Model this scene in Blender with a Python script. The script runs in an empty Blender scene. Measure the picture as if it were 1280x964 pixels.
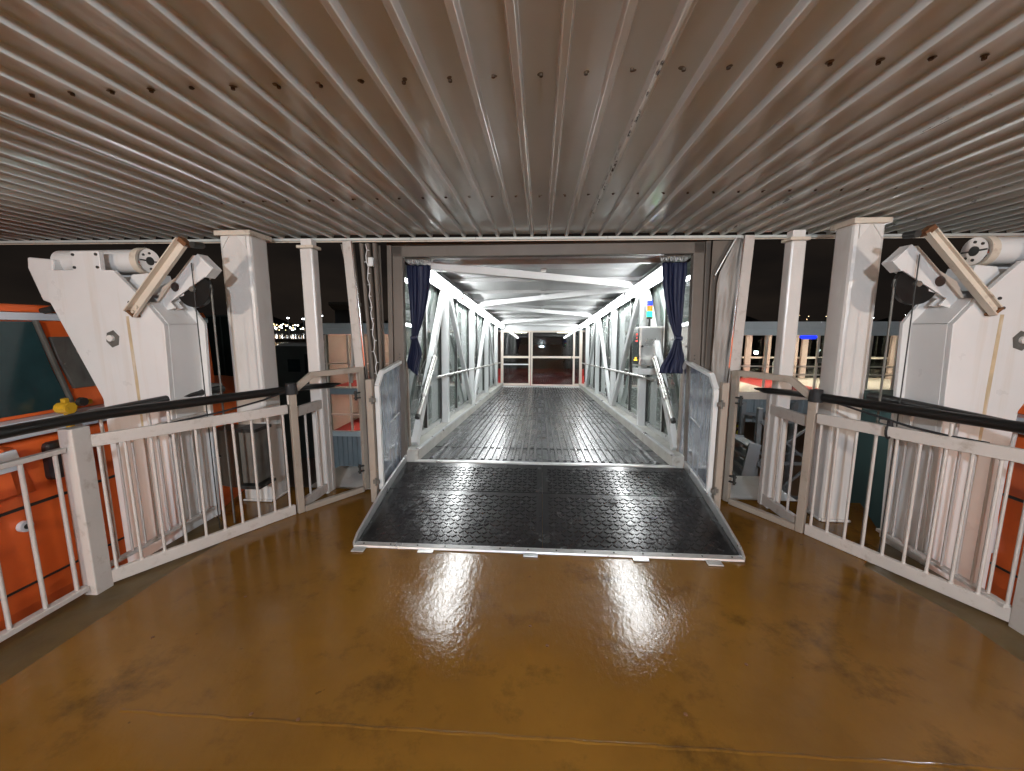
import bpy, bmesh, math, random
from mathutils import Vector, Matrix
random.seed(7)
R = math.radians
S = bpy.context.scene
C = S.collection
# ------------------------------------------------------------------ camera
cam = bpy.data.cameras.new('camera'); camo = bpy.data.objects.new('camera', cam); C.objects.link(camo)
cam.sensor_width = 36; cam.lens = 505/1280*36; cam.clip_start = 0.02; cam.clip_end = 6000
camo.location = (0, 0, 1.6); camo.rotation_euler = (R(90-8.2), 0, R(4.0))
S.camera = camo
# ------------------------------------------------------------------ sky (night)
W = bpy.data.worlds.new('World'); S.world = W; W.use_nodes = True
nt = W.node_tree; nt.nodes.clear()
out = nt.nodes.new('ShaderNodeOutputWorld'); bg = nt.nodes.new('ShaderNodeBackground'); bg2 = nt.nodes.new('ShaderNodeBackground')
sky = nt.nodes.new('ShaderNodeTexSky'); sky.sky_type = 'NISHITA'; sky.sun_disc = False
sky.sun_elevation = R(-8); sky.sun_rotation = R(200)
bg.inputs[1].default_value = 0.05
tc = nt.nodes.new('ShaderNodeTexCoord'); nz = nt.nodes.new('ShaderNodeTexNoise'); nz.inputs['Scale'].default_value = 3.0; nz.inputs['Detail'].default_value = 4
mp = nt.nodes.new('ShaderNodeMapping'); mp.inputs['Scale'].default_value = (1, 1, 3.5)
cr = nt.nodes.new('ShaderNodeValToRGB')
cr.color_ramp.elements[0].position = .35; cr.color_ramp.elements[0].color = (.0065, .0055, .0052, 1)
cr.color_ramp.elements[1].position = .72; cr.color_ramp.elements[1].color = (.017, .0125, .0095, 1)
ad = nt.nodes.new('ShaderNodeAddShader')
L_ = nt.links.new
L_(tc.outputs['Generated'], mp.inputs[0]); L_(mp.outputs[0], nz.inputs['Vector']); L_(nz.outputs[0], cr.inputs[0])
L_(cr.outputs[0], bg2.inputs[0]); bg2.inputs[1].default_value = 1.0
L_(sky.outputs[0], bg.inputs[0]); L_(bg.outputs[0], ad.inputs[0]); L_(bg2.outputs[0], ad.inputs[1]); L_(ad.outputs[0], out.inputs[0])
S.view_settings.view_transform = 'Standard'; S.view_settings.look = 'None'; S.view_settings.exposure = 0.0; S.view_settings.gamma = 1
S.cycles.sample_clamp_indirect = 8.0; S.cycles.max_bounces = 7; S.cycles.transparent_max_bounces = 24
S.cycles.caustics_reflective = False; S.cycles.caustics_refractive = False; S.cycles.use_denoising = True

# ------------------------------------------------------------------ materials
def mat(name, col, rough=.5, metal=0., var=.12, vscale=3., bump=0., bscale=60., rvar=.0, dirt=None, dirt_amt=.0, dscale=4., dstretch=(1, 1, 1), spec=.5, coat=0., bump2=0., b2scale=8.):
    m = bpy.data.materials.new(name); m.use_nodes = True; t = m.node_tree; N = t.nodes; b = N['Principled BSDF']; L = t.links.new
    b.inputs['Roughness'].default_value = rough; b.inputs['Metallic'].default_value = metal
    b.inputs['Specular IOR Level'].default_value = spec; b.inputs['Coat Weight'].default_value = coat; b.inputs['Coat Roughness'].default_value = .12
    tc = N.new('ShaderNodeTexCoord'); n1 = N.new('ShaderNodeTexNoise'); n1.inputs['Scale'].default_value = vscale; n1.inputs['Detail'].default_value = 5
    L(tc.outputs['Object'], n1.inputs['Vector'])
    r1 = N.new('ShaderNodeMapRange'); r1.inputs[1].default_value = .3; r1.inputs[2].default_value = .7; r1.inputs[3].default_value = 1-var; r1.inputs[4].default_value = 1+var*.6
    L(n1.outputs[0], r1.inputs[0])
    mx = N.new('ShaderNodeMix'); mx.data_type = 'RGBA'; mx.blend_type = 'MULTIPLY'; mx.inputs[0].default_value = 1
    mx.inputs[6].default_value = (*col, 1); L(r1.outputs[0], mx.inputs[7]); cur = mx.outputs[2]
    if dirt:
        mp = N.new('ShaderNodeMapping'); mp.inputs['Scale'].default_value = dstretch; L(tc.outputs['Object'], mp.inputs[0])
        n2 = N.new('ShaderNodeTexNoise'); n2.inputs['Scale'].default_value = dscale; n2.inputs['Detail'].default_value = 7; n2.inputs['Roughness'].default_value = .65
        L(mp.outputs[0], n2.inputs['Vector'])
        r2 = N.new('ShaderNodeMapRange'); r2.inputs[1].default_value = .55; r2.inputs[2].default_value = .78; r2.inputs[3].default_value = 0; r2.inputs[4].default_value = dirt_amt
        L(n2.outputs[0], r2.inputs[0])
        m2 = N.new('ShaderNodeMix'); m2.data_type = 'RGBA'; L(r2.outputs[0], m2.inputs[0]); L(cur, m2.inputs[6]); m2.inputs[7].default_value = (*dirt, 1); cur = m2.outputs[2]
    L(cur, b.inputs['Base Color'])
    if rvar:
        r3 = N.new('ShaderNodeMapRange'); r3.inputs[1].default_value = .3; r3.inputs[2].default_value = .7; r3.inputs[3].default_value = max(.02, rough-rvar); r3.inputs[4].default_value = min(1, rough+rvar)
        n4 = N.new('ShaderNodeTexNoise'); n4.inputs['Scale'].default_value = vscale*1.7; n4.inputs['Detail'].default_value = 6; L(tc.outputs['Object'], n4.inputs['Vector'])
        L(n4.outputs[0], r3.inputs[0]); L(r3.outputs[0], b.inputs['Roughness'])
    nrm = None
    for bs, sc in ((bump, bscale), (bump2, b2scale)):
        if bs:
            n3 = N.new('ShaderNodeTexNoise'); n3.inputs['Scale'].default_value = sc; n3.inputs['Detail'].default_value = 4; L(tc.outputs['Object'], n3.inputs['Vector'])
            bp = N.new('ShaderNodeBump'); bp.inputs['Strength'].default_value = bs; bp.inputs['Distance'].default_value = .01; L(n3.outputs[0], bp.inputs['Height'])
            if nrm: L(nrm, bp.inputs['Normal'])
            nrm = bp.outputs[0]
    if nrm: L(nrm, b.inputs['Normal'])
    return m
def emis(name, col, s):
    m = bpy.data.materials.new(name); m.use_nodes = True; b = m.node_tree.nodes['Principled BSDF']
    b.inputs['Base Color'].default_value = (*[min(1, c) for c in col], 1); b.inputs['Emission Color'].default_value = (*col, 1); b.inputs['Emission Strength'].default_value = s
    return m
def glass(name, tint=(.9, .95, .93), refl=1.0, rough=.0, haze=0., hcol=(.6, .65, .7)):
    m = bpy.data.materials.new(name); m.use_nodes = True; t = m.node_tree; N = t.nodes; N.clear(); L = t.links.new
    o = N.new('ShaderNodeOutputMaterial'); tr = N.new('ShaderNodeBsdfTransparent'); tr.inputs[0].default_value = (*tint, 1)
    gl = N.new('ShaderNodeBsdfGlossy'); gl.inputs['Roughness'].default_value = rough; gl.inputs[0].default_value = (1, 1, 1, 1)
    fr = N.new('ShaderNodeFresnel'); fr.inputs[0].default_value = 1.52
    mu = N.new('ShaderNodeMath'); mu.operation = 'MULTIPLY'; mu.inputs[1].default_value = refl; mu.use_clamp = True; L(fr.outputs[0], mu.inputs[0])
    ms = N.new('ShaderNodeMixShader'); L(mu.outputs[0], ms.inputs[0]); L(tr.outputs[0], ms.inputs[1]); L(gl.outputs[0], ms.inputs[2])
    cur = ms.outputs[0]
    if haze:
        df = N.new('ShaderNodeBsdfDiffuse'); df.inputs[0].default_value = (*hcol, 1)
        n = N.new('ShaderNodeTexNoise'); n.inputs['Scale'].default_value = 5; n.inputs['Detail'].default_value = 6; tc = N.new('ShaderNodeTexCoord'); mp = N.new('ShaderNodeMapping'); mp.inputs['Scale'].default_value = (1, 3, .6)
        L(tc.outputs['Object'], mp.inputs[0]); L(mp.outputs[0], n.inputs['Vector'])
        mr = N.new('ShaderNodeMapRange'); mr.inputs[1].default_value = .3; mr.inputs[2].default_value = .75; mr.inputs[3].default_value = haze*.6; mr.inputs[4].default_value = min(1, haze*1.5); L(n.outputs[0], mr.inputs[0])
        m2 = N.new('ShaderNodeMixShader'); L(mr.outputs[0], m2.inputs[0]); L(cur, m2.inputs[1]); L(df.outputs[0], m2.inputs[2]); cur = m2.outputs[0]
    L(cur, o.inputs[0]); return m

RUST = (.16, .065, .022)
WHITE = mat('white_paint', (.74, .72, .69), .38, var=.06, bump=.10, bscale=35, dirt=(.40, .31, .22), dirt_amt=.35, dscale=3, dstretch=(3, 3, .5), rvar=.1)
WGLOSS = mat('white_gloss_paint', (.70, .67, .64), .24, var=.06, bump=.22, bscale=22, bump2=.12, b2scale=90, dirt=(.42, .30, .2), dirt_amt=.25, dscale=3, dstretch=(3, 3, .5))
RAILW = mat('rail_white_paint', (.55, .51, .475), .4, var=.08, bump=.12, bscale=50, dirt=(.28, .22, .17), dirt_amt=.8, dscale=13)
GATEM = mat('brownish_gate_paint', (.35, .30, .25), .42, var=.12, bump=.1, bscale=40, dirt=(.16, .11, .07), dirt_amt=.7, dscale=8)
DAVM = mat('davit_white_paint', (.71, .70, .69), .34, var=.05, bump=.06, bscale=25, dirt=(.50, .38, .24), dirt_amt=.3, dscale=2.2, dstretch=(5, 5, .25), rvar=.08)
RUSTM = mat('rust', RUST, .8, var=.4, vscale=30, bump=.4, bscale=60)
RUSTW = mat('rusty_white_paint', (.66, .58, .48), .5, var=.1, dirt=RUST, dirt_amt=.9, dscale=9)
CEILM = mat('cream_ceiling_paint', (.575, .60, .575), .19, var=.07, vscale=2, bump=.05, bscale=12, dirt=(.30, .25, .17), dirt_amt=.10, dscale=2.5, rvar=.06)
ALU = mat('aluminium', (.66, .67, .67), .34, .75, var=.1, bump=.04, bscale=50, dirt=(.3, .27, .22), dirt_amt=.35, dscale=8, rvar=.1)
ALUP = mat('pale_grey_paint', (.66, .68, .68), .38, 0., var=.06, bump=.05, bscale=30, dirt=(.40, .37, .31), dirt_amt=.3, dscale=6)
SILL = mat('dirty_pale_sill', (.55, .54, .50), .5, 0., var=.15, bump=.1, bscale=30, dirt=(.20, .16, .11), dirt_amt=.85, dscale=9)
STEEL = mat('brushed_steel', (.60, .59, .56), .3, .9, var=.08, bump=.05, bscale=120, rvar=.08)
CHROME = mat('polished_steel', (.78, .79, .80), .12, 1., var=.05)
ROOFW = mat('gangway_roof_white', (.72, .72, .72), .38, 0, var=.05, bump=.03, bscale=10)
BLACKR = mat('black_rubber', (.018, .018, .02), .42, var=.3, bump=.15, bscale=80, dirt=(.10, .095, .09), dirt_amt=.3, dscale=14)
BLACKH = mat('black_handrail_sleeve', (.008, .008, .008), .36, var=.3, bump=.12, bscale=30)
DARKM = mat('dark_metal', (.04, .04, .038), .5, .3, var=.3)
BROWNP = mat('brown_grey_portal_paint', (.13, .108, .09), .5, 0, var=.15, bump=.08, bscale=40, dirt=(.09, .07, .05), dirt_amt=.6, dscale=7)
TARP = mat('grey_tarpaulin', (.30, .275, .25), .45, 0, var=.15, bump=.5, bscale=6, bump2=.2, b2scale=25)
TARPD = mat('dark_bellows_fabric', (.13, .105, .085), .6, 0, var=.2, bump=.2, bscale=30)
CURT = mat('navy_curtain_fabric', (.008, .013, .048), .55, 0, var=.2, bump=.15, bscale=150)
MATM = mat('wet_black_tread_mat', (.016, .016, .017), .22, var=.35, vscale=6, bump=.04, bscale=35, rvar=.08, dirt=(.06, .056, .05), dirt_amt=.35, dscale=12)
FLOORG = mat('wet_dark_ribbed_floor', (.046, .047, .05), .28, .25, var=.3, vscale=2, bump=.03, bscale=40, rvar=.10, dirt=(.10, .095, .085), dirt_amt=.3, dscale=9)
ORANGE = mat('lifeboat_orange', (.84, .145, .028), .34, var=.08, bump=.08, bscale=4, dirt=(.30, .06, .03), dirt_amt=.25, dscale=5)
BLUEW = mat('boat_white_gelcoat', (.62, .68, .74), .35, var=.08, dirt=(.3, .3, .3), dirt_amt=.3, dscale=8)
TEAL = mat('dark_teal_perspex', (.016, .045, .05), .18, var=.5, vscale=2.5, bump=.05, bscale=6, dirt=(.03, .06, .065), dirt_amt=.5, dscale=3)
GREYM = mat('weathered_grey_metal', (.16, .155, .14), .5, .4, var=.25, vscale=7, dirt=(.06, .045, .03), dirt_amt=.6, dscale=7, dstretch=(3, 3, .6))
YELLOW = mat('yellow_paint', (.62, .36, .02), .45, var=.15, dirt=(.06, .04, .02), dirt_amt=.7, dscale=25)
BOXM = mat('brown_metal_box', (.085, .065, .048), .32, .5, var=.15)
BLUEGREY = mat('blue_grey_cladding', (.20, .245, .27), .5, 0, var=.1)
ROOFB = mat('pale_blue_grey_fascia', (.50, .57, .59), .5, 0, var=.08, dirt=(.2, .22, .22), dirt_amt=.4, dscale=3)
PINKW = mat('pinkish_wall_panel', (.50, .38, .33), .55, 0, var=.08, vscale=1)
CREAMF = mat('cream_window_frame', (.66, .58, .50), .5, 0, var=.05)
REDC = mat('red_carpet', (.42, .035, .03), .7, 0, var=.12)
DARKB = mat('dark_shed_cladding', (.10, .125, .12), .6, 0, var=.2, vscale=1)
GREENB = mat('dark_green_cladding', (.018, .036, .034), .5, 0, var=.2, vscale=1)
CONC = mat('quay_concrete', (.24, .20, .17), .7, 0, var=.25, vscale=.4, bump=.2, bscale=4)
GALV = mat('galvanised_steel', (.22, .235, .245), .5, .5, var=.15)
SKIN = mat('skin', (.45, .27, .19), .5, 0); HIVIS = mat('hi_vis_yellow', (.62, .66, .03), .6, 0); CLOTH = mat('dark_clothing', (.02, .022, .03), .7, 0)
ROPE = mat('black_rope', (.012, .012, .014), .6, 0, bump=.5, bscale=200)
GLASS = glass('clear_glass', (.78, .86, .83), 1.5)
GLASSG = glass('smeared_gangway_glass', (.74, .82, .79), 1.8, .0, .16, (.58, .66, .62))
DGLASS = glass('dark_tinted_glass', (.35, .38, .36), 1.3)
POLY = glass('hazy_polycarbonate', (.70, .74, .80), 3.0, .10, .32, (.50, .56, .66))
HULLM = mat('ship_hull_white', (.62, .61, .58), .45, var=.06)
TUBE = emis('fluorescent_diffuser', (.97, 1., 1.0), 40.0)
GLOWP = emis('gallery_ceiling_light', (1., .82, .72), 55.0)
SODIUM = emis('sodium_lamp', (1., .62, .36), 60.0); HARB = emis('harbour_lamp_glow', (.92, .97, 1.), 30.0); HARBW = emis('warm_harbour_glow', (1., .72, .40), 10.0)
BLUEL = emis('blue_sign_light', (.01, .03, 1.), 2.5); REDL = emis('red_digits', (1., .04, .02), 2.0); AMB = emis('amber_digits', (1., .55, .03), 3.0)
GRN = emis('green_lens_lit', (.02, .95, .35), 2.2); ORL = mat('orange_lens', (.85, .22, .02), .2, 0); BLL = mat('blue_lens', (.02, .05, .55), .2, 0)

# wet ochre deck paint
def deck_mat():
    m = bpy.data.materials.new('wet_ochre_deck_paint'); m.use_nodes = True; t = m.node_tree; N = t.nodes; b = N['Principled BSDF']; L = t.links.new
    tc = N.new('ShaderNodeTexCoord')
    def noise(sc, det=5, rough=.55, st=(1, 1, 1)):
        mp = N.new('ShaderNodeMapping'); mp.inputs['Scale'].default_value = st; L(tc.outputs['Object'], mp.inputs[0])
        n = N.new('ShaderNodeTexNoise'); n.inputs['Scale'].default_value = sc; n.inputs['Detail'].default_value = det; n.inputs['Roughness'].default_value = rough; L(mp.outputs[0], n.inputs['Vector']); return n
    def rng(n, a, b_, c, d):
        r = N.new('ShaderNodeMapRange'); r.inputs[1].default_value = a; r.inputs[2].default_value = b_; r.inputs[3].default_value = c; r.inputs[4].default_value = d; L(n.outputs[0], r.inputs[0]); return r
    cr = N.new('ShaderNodeValToRGB'); e = cr.color_ramp.elements
    e[0].position = .3; e[0].color = (.138, .064, .010, 1); e[1].position = .7; e[1].color = (.218, .104, .017, 1)
    L(noise(1.1, 7, .6).outputs[0], cr.inputs[0])
    # dark scuffs and grime
    mx = N.new('ShaderNodeMix'); mx.data_type = 'RGBA'; L(cr.outputs[0], mx.inputs[6]); mx.inputs[7].default_value = (.038, .021, .007, 1)
    L(rng(noise(2.3, 9, .72), .53, .70, 0, .7).outputs[0], mx.inputs[0])
    mx2 = N.new('ShaderNodeMix'); mx2.data_type = 'RGBA'; L(mx.outputs[2], mx2.inputs[6]); mx2.inputs[7].default_value = (.03, .018, .008, 1)
    L(rng(noise(13, 4, .6), .70, .75, 0, .7).outputs[0], mx2.inputs[0])
    L(mx2.outputs[2], b.inputs['Base Color'])
    L(rng(noise(1.6, 6, .6), .3, .7, .025, .07).outputs[0], b.inputs['Roughness'])
    b.inputs['Specular IOR Level'].default_value = .45
    p = None
    for sc, det, st, dist in ((34, 6, (1, .5, 1), .25), (8, 4, (1, .7, 1), .22), (2.5, 2, (1, 1, 1), .18), (150, 2, (1, 1, 1), .04)):
        n = noise(sc, det, .6, st); bp = N.new('ShaderNodeBump'); bp.inputs['Strength'].default_value = dist; bp.inputs['Distance'].default_value = .006; L(n.outputs[0], bp.inputs['Height'])
        if p: L(p, bp.inputs['Normal'])
        p = bp.outputs[0]
    L(p, b.inputs['Normal']); return m
DECK = deck_mat()
DECKD = mat('grimy_waterway_paint', (.105, .068, .022), .5, var=.35, vscale=4, bump=.3, bscale=20, rvar=.12)

# ------------------------------------------------------------------ mesh builder
class MB:
    def __init__(s): s.v = []; s.f = []; s.sm = []
    def add(s, vs, fs, smooth=False):
        k = len(s.v); s.v += [tuple(p) for p in vs]; s.f += [tuple(i+k for i in f) for f in fs]; s.sm += [smooth]*len(fs); return s
    def box(s, x0, x1, y0, y1, z0, z1):
        return s.add([(x, y, z) for z in (z0, z1) for y in (y0, y1) for x in (x0, x1)],
                     [(0, 2, 3, 1), (4, 5, 7, 6), (0, 1, 5, 4), (2, 6, 7, 3), (0, 4, 6, 2), (1, 3, 7, 5)])
    def bar(s, p, q, w, h, up=(0, 0, 1)):     # rectangular bar: w across, h along up
        p, q = Vector(p), Vector(q); d = (q-p).normalized(); u = Vector(up)
        if abs(d.dot(u)) > .98: u = Vector((0, 1, 0))
        a = d.cross(u).normalized(); u = a.cross(d).normalized()
        vs = [o+a*sx*w/2+u*sy*h/2 for o in (p, q) for sx, sy in ((-1, -1), (1, -1), (1, 1), (-1, 1))]
        return s.add(vs, [(3, 2, 1, 0), (4, 5, 6, 7), (0, 1, 5, 4), (1, 2, 6, 5), (2, 3, 7, 6), (3, 0, 4, 7)])
    def cyl(s, p, q, r, n=12, r2=None, caps=True):
        p, q = Vector(p), Vector(q); r2 = r if r2 is None else r2; d = (q-p).normalized(); u = Vector((0, 0, 1)) if abs(d.z) < .9 else Vector((1, 0, 0))
        a = d.cross(u).normalized(); u = a.cross(d)
        vs = [p+(a*math.cos(2*math.pi*i/n)+u*math.sin(2*math.pi*i/n))*r for i in range(n)]+[q+(a*math.cos(2*math.pi*i/n)+u*math.sin(2*math.pi*i/n))*r2 for i in range(n)]
        s.add(vs, [(i, (i+1) % n, n+(i+1) % n, n+i) for i in range(n)], True)
        if caps: s.add(vs, [tuple(range(n))[::-1], tuple(range(n, 2*n))])
        return s
    def tube(s, pts, r, n=8):
        pts = [Vector(p) for p in pts]; rings = []
        for i, p in enumerate(pts):
            d = (pts[min(i+1, len(pts)-1)]-pts[max(i-1, 0)]).normalized(); u = Vector((0, 0, 1)) if abs(d.z) < .9 else Vector((1, 0, 0))
            a = d.cross(u).normalized(); u = a.cross(d); rings.append([p+(a*math.cos(2*math.pi*k/n)+u*math.sin(2*math.pi*k/n))*r for k in range(n)])
        vs = [v for g in rings for v in g]
        s.add(vs, [(i*n+k, i*n+(k+1) % n, (i+1)*n+(k+1) % n, (i+1)*n+k) for i in range(len(pts)-1) for k in range(n)], True)
        return s.add(rings[0]+rings[-1], [tuple(range(n))[::-1], tuple(range(n, 2*n))])
    def prism(s, poly, ax, d0, d1):            # poly in the two other axes, extruded along ax
        def pt(a, b, d): return {'x': (d, a, b), 'y': (a, d, b), 'z': (a, b, d)}[ax]
        n = len(poly); vs = [pt(a, b, d0) for a, b in poly]+[pt(a, b, d1) for a, b in poly]
        return s.add(vs, [tuple(range(n))[::-1], tuple(range(n, 2*n))]+[(i, (i+1) % n, n+(i+1) % n, n+i) for i in range(n)])
    def loft(s, rings, close=True, caps=True, smooth=False):
        n = len(rings[0]); vs = [v for g in rings for v in g]; m = n if close else n-1
        s.add(vs, [(i*n+k, i*n+(k+1) % n, (i+1)*n+(k+1) % n, (i+1)*n+k) for i in range(len(rings)-1) for k in range(m)], smooth)
        if caps: s.add(list(rings[0])+list(rings[-1]), [tuple(range(n))[::-1], tuple(range(n, 2*n))])
        return s
    def mesh(s, name, m, off=(0, 0, 0)):
        me = bpy.data.meshes.new(name); o = Vector(off)
        me.from_pydata([tuple(Vector(p)-o) for p in s.v], [], s.f); me.polygons.foreach_set('use_smooth', s.sm)
        bm = bmesh.new(); bm.from_mesh(me); bmesh.ops.recalc_face_normals(bm, faces=bm.faces); bm.to_mesh(me); bm.free()
        me.materials.append(m); return me
    def build(s, name, m, parent=None, bevel=0., kind=None, off=None):
        o = off if off is not None else (ORG.get(parent.name, (0, 0, 0)) if parent else (0, 0, 0))
        ob = bpy.data.objects.new(name, s.mesh(name, m, o)); C.objects.link(ob)
        if parent: ob.parent = parent; ORG[ob.name] = o
        if bevel:
            bv = ob.modifiers.new('bevel', 'BEVEL'); bv.width = bevel; bv.segments = 2; bv.limit_method = 'ANGLE'; bv.angle_limit = R(40)
        if kind: ob['kind'] = kind
        return ob
ORG = {}
def tag(o, label=None, cat=None, group=None):
    if label: o['label'] = label
    if cat: o['category'] = cat
    if group: o['group'] = group
    return o
def thing(name, label, cat, loc=(0, 0, 0), rot=(0, 0, 0), group=None, local=False):
    o = bpy.data.objects.new(name, None); C.objects.link(o); o.location = loc; o.rotation_euler = rot; o.empty_display_size = .1
    ORG[o.name] = (0, 0, 0) if local else tuple(loc)
    return tag(o, label, cat, group)
def struct(o): o['kind'] = 'structure'; return o
def piece(name, me, parent, loc, rot=(0, 0, 0), scale=None):    # shares mesh data
    o = bpy.data.objects.new(name, me); C.objects.link(o); o.parent = parent
    off = ORG.get(parent.name, (0, 0, 0)); o.location = Vector(loc)-Vector(off); o.rotation_euler = rot
    if scale: o.scale = scale
    return o
def Bx(*a): return MB().box(*a)

# ================================================================== LIGHTS OF THE SHIP (behind the photographer)
def bulkhead_lamp(label, x, z, col, watts, tx, tz):
    t = thing('bulkhead_lamp', label, 'deck lamp', (x, -2.76, z), group='deck lamps on the ship wall')
    Bx(x-.3, x+.3, -2.79, -2.70, z-.09, z+.09).build('housing', ALUP, t, .01)
    Bx(x-.27, x+.27, -2.698, -2.68, z-.07, z+.07).build('diffuser', emis('lamp_diffuser', col, 6), t, .005)
    l = bpy.data.lights.new('lamp_light', 'AREA'); l.shape = 'RECTANGLE'; l.size = .2; l.size_y = .10; l.energy = watts; l.color = col
    lo = bpy.data.objects.new('lamp_light', l); C.objects.link(lo); lo.parent = t; lo.location = (0, .12, 0)
    d = Vector((tx, 3., tz))-Vector((x, -2.64, z)); lo.rotation_euler = d.to_track_quat('-Z', 'Y').to_euler()
bulkhead_lamp('warm white lamp on the ship wall to the left of the middle', -2.55, 2.29, (1., .86, .74), 98, -2.6, 1.3)
bulkhead_lamp('warm white lamp on the ship wall to the right of the middle', 2.55, 2.29, (1., .86, .74), 98, 2.6, 1.3)
bulkhead_lamp('cool white lamp on the middle of the ship wall', 0.1, 2.29, (.80, .90, 1.), 185, 0.0, 1.3)

# ================================================================== SETTING
# deck
struct(MB().prism([(-2.42, -2.8), (2.34, -2.8), (2.34, 2.25), (2.2, 2.7), (2.62, 3.05), (2.95, 3.74), (-2.95, 3.74), (-2.78, 3.1), (-2.36, 2.82), (-2.42, 2.3)], 'z', -.3, 0).build('deck', DECK))
b = MB()
b.prism([(-2.77, -2.8), (-2.42, -2.8), (-2.42, 2.3), (-2.36, 2.82), (-2.78, 3.1), (-2.77, 2.1)], 'z', -.3, -.014)
b.prism([(2.66, -2.8), (2.34, -2.8), (2.34, 2.25), (2.2, 2.7), (2.62, 3.05), (2.66, 2.2)], 'z', -.3, -.014)
struct(b.build('waterway_strip', DECKD))
b = MB()
pts = [(-1.75+i*.0608, 1.372+.012*i/60+.002*math.sin(i*1.3)+.0015*math.sin(i*3.7)) for i in range(61)]
b.loft([[(x, y-.008, .0005), (x, y-.003, .0028), (x, y+.003, .0028), (x, y+.008, .0005)] for x, y in pts], True, True)
struct(b.build('deck_weld_seam', DECK))
bolt = MB().cyl((0, 0, -.002), (0, 0, .003), .008, 8).mesh('deck_bolt', RUSTM)
sb = bpy.data.objects['deck']
for x, y in ((-1.19, 1.395), (-.98, 1.385), (-.04, 1.98), (.62, 1.52), (-2.0, 1.76), (-1.75, 2.1), (1.0, 1.8), (.05, 1.85)):
    piece('deck_bolt', bolt, sb, (x, y, 0))
# hull below the deck and white ledge outside
b = MB().box(-2.72, 2.6, -2.8, 3.72, -8.2, -.32)
struct(b.build('ship_hull', HULLM))
for sx, x0, x1, lab in ((-1, 1.62, 2.42, 'left'), (1, 1.72, 2.5, 'right')):
    a0, a1 = sorted((sx*x0, sx*x1))
    o = Bx(a0, a1, 3.75, 4.55, -.5, -.06).build('hull_ledge', WHITE, None, .012); struct(o)
# wall behind the camera and slab over the ceiling
b = Bx(-12, 12, -3.0, -2.8, -.3, 2.9)
struct(b.build('ship_wall', WHITE))
struct(Bx(-12, 12, -2.79, 3.80, 2.485, 2.75).build('upper_deck', BROWNP))

# ceiling of corrugated sheets
CZ = 2.42; PER = .155; SH = PER*8
def yedge(x): return 3.86+.035*x
ceil = bpy.data.objects.new('ceiling', None); C.objects.link(ceil); struct(ceil)
def ceil_mat():
    m = CEILM; t = m.node_tree; N = t.nodes; L = t.links.new; b = N['Principled BSDF']
    prev = b.inputs['Base Color'].links[0].from_socket
    at = N.new('ShaderNodeAttribute'); at.attribute_name = 'seam'
    tc = N.new('ShaderNodeTexCoord'); mp = N.new('ShaderNodeMapping'); mp.inputs['Scale'].default_value = (9, 3.2, 9); L(tc.outputs['Object'], mp.inputs[0])
    n = N.new('ShaderNodeTexNoise'); n.inputs['Scale'].default_value = 2.4; n.inputs['Detail'].default_value = 6; n.inputs['Roughness'].default_value = .7; L(mp.outputs[0], n.inputs['Vector'])
    r = N.new('ShaderNodeMapRange'); r.inputs[1].default_value = .53; r.inputs[2].default_value = .60; L(n.outputs[0], r.inputs[0])
    mu = N.new('ShaderNodeMath'); mu.operation = 'MULTIPLY'; L(at.outputs['Fac'], mu.inputs[0]); L(r.outputs[0], mu.inputs[1])
    mx = N.new('ShaderNodeMix'); mx.data_type = 'RGBA'; L(mu.outputs[0], mx.inputs[0]); L(prev, mx.inputs[6]); mx.inputs[7].default_value = (.035, .022, .014, 1)
    L(mx.outputs[2], b.inputs['Base Color'])
ceil_mat()
scr = MB().cyl((0, 0, 0), (0, 0, -.007), .007, 6).mesh('screw', mat('dark_rusted_screw', (.07, .04, .02), .7, 0, var=.4, vscale=90))
scw = MB().cyl((0, 0, 0), (0, 0, -.002), .014, 8, .010).mesh('screw_washer', mat('rust_stained_washer', (.12, .085, .05), .6, 0, var=.3, vscale=60))
for k in range(-6, 7):
    x0 = .355+k*SH
    prof = []
    for i in range(8):
        c = x0+i*PER+random.uniform(-.004, .004)
        # groove (raised) first, then flat
        prof += [(c+.003, .028), (c+.005, .026), (c+.011, .002), (c+.013, 0), (c+.033, 0), (c+.035, .002), (c+.041, .026), (c+.043, .028), (c+.099, .0275)]
    prof += [(x0+SH, .028), (x0+SH+.012, .0), (x0+SH+.020, -.003)]
    b = MB(); dz = .0025*(k % 2)
    ys = [-2.78, 0., 1.2, 2.2, 3.0, 3.5]
    rings = [[(x, y, CZ+z-dz+.002*math.sin(x*2.1+y*3)) for x, z in prof] for y in ys]+[[(x, yedge(x), CZ+z-dz+.001*math.sin(x*3)) for x, z in prof]]
    b.loft(rings, False, False)
    o = b.build('ceiling_sheet', CEILM, ceil)
    at = o.data.attributes.new('seam', 'FLOAT', 'POINT'); n = len(prof)
    for i in range(len(o.data.vertices)):
        j = i % n
        at.data[i].value = 1.0 if (j >= n-2 or j <= 1) and k in (-1, 0, 1, 2) else 0.0
    for i in range(8):
        xx = x0+i*PER+.100
        for yy in (1.5, 2.77):
            if abs(xx) < 5.2:
                piece('screw', scr, o, (xx+random.uniform(-.008, .008), yy+random.uniform(-.012, .012)+.004*xx, CZ+.024))
                piece('screw_washer', scw, o, (xx, yy+.004*xx, CZ+.0255), (0, 0, random.random()*3), (random.uniform(.5, .95), random.uniform(.6, 1.1), 1))
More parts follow.
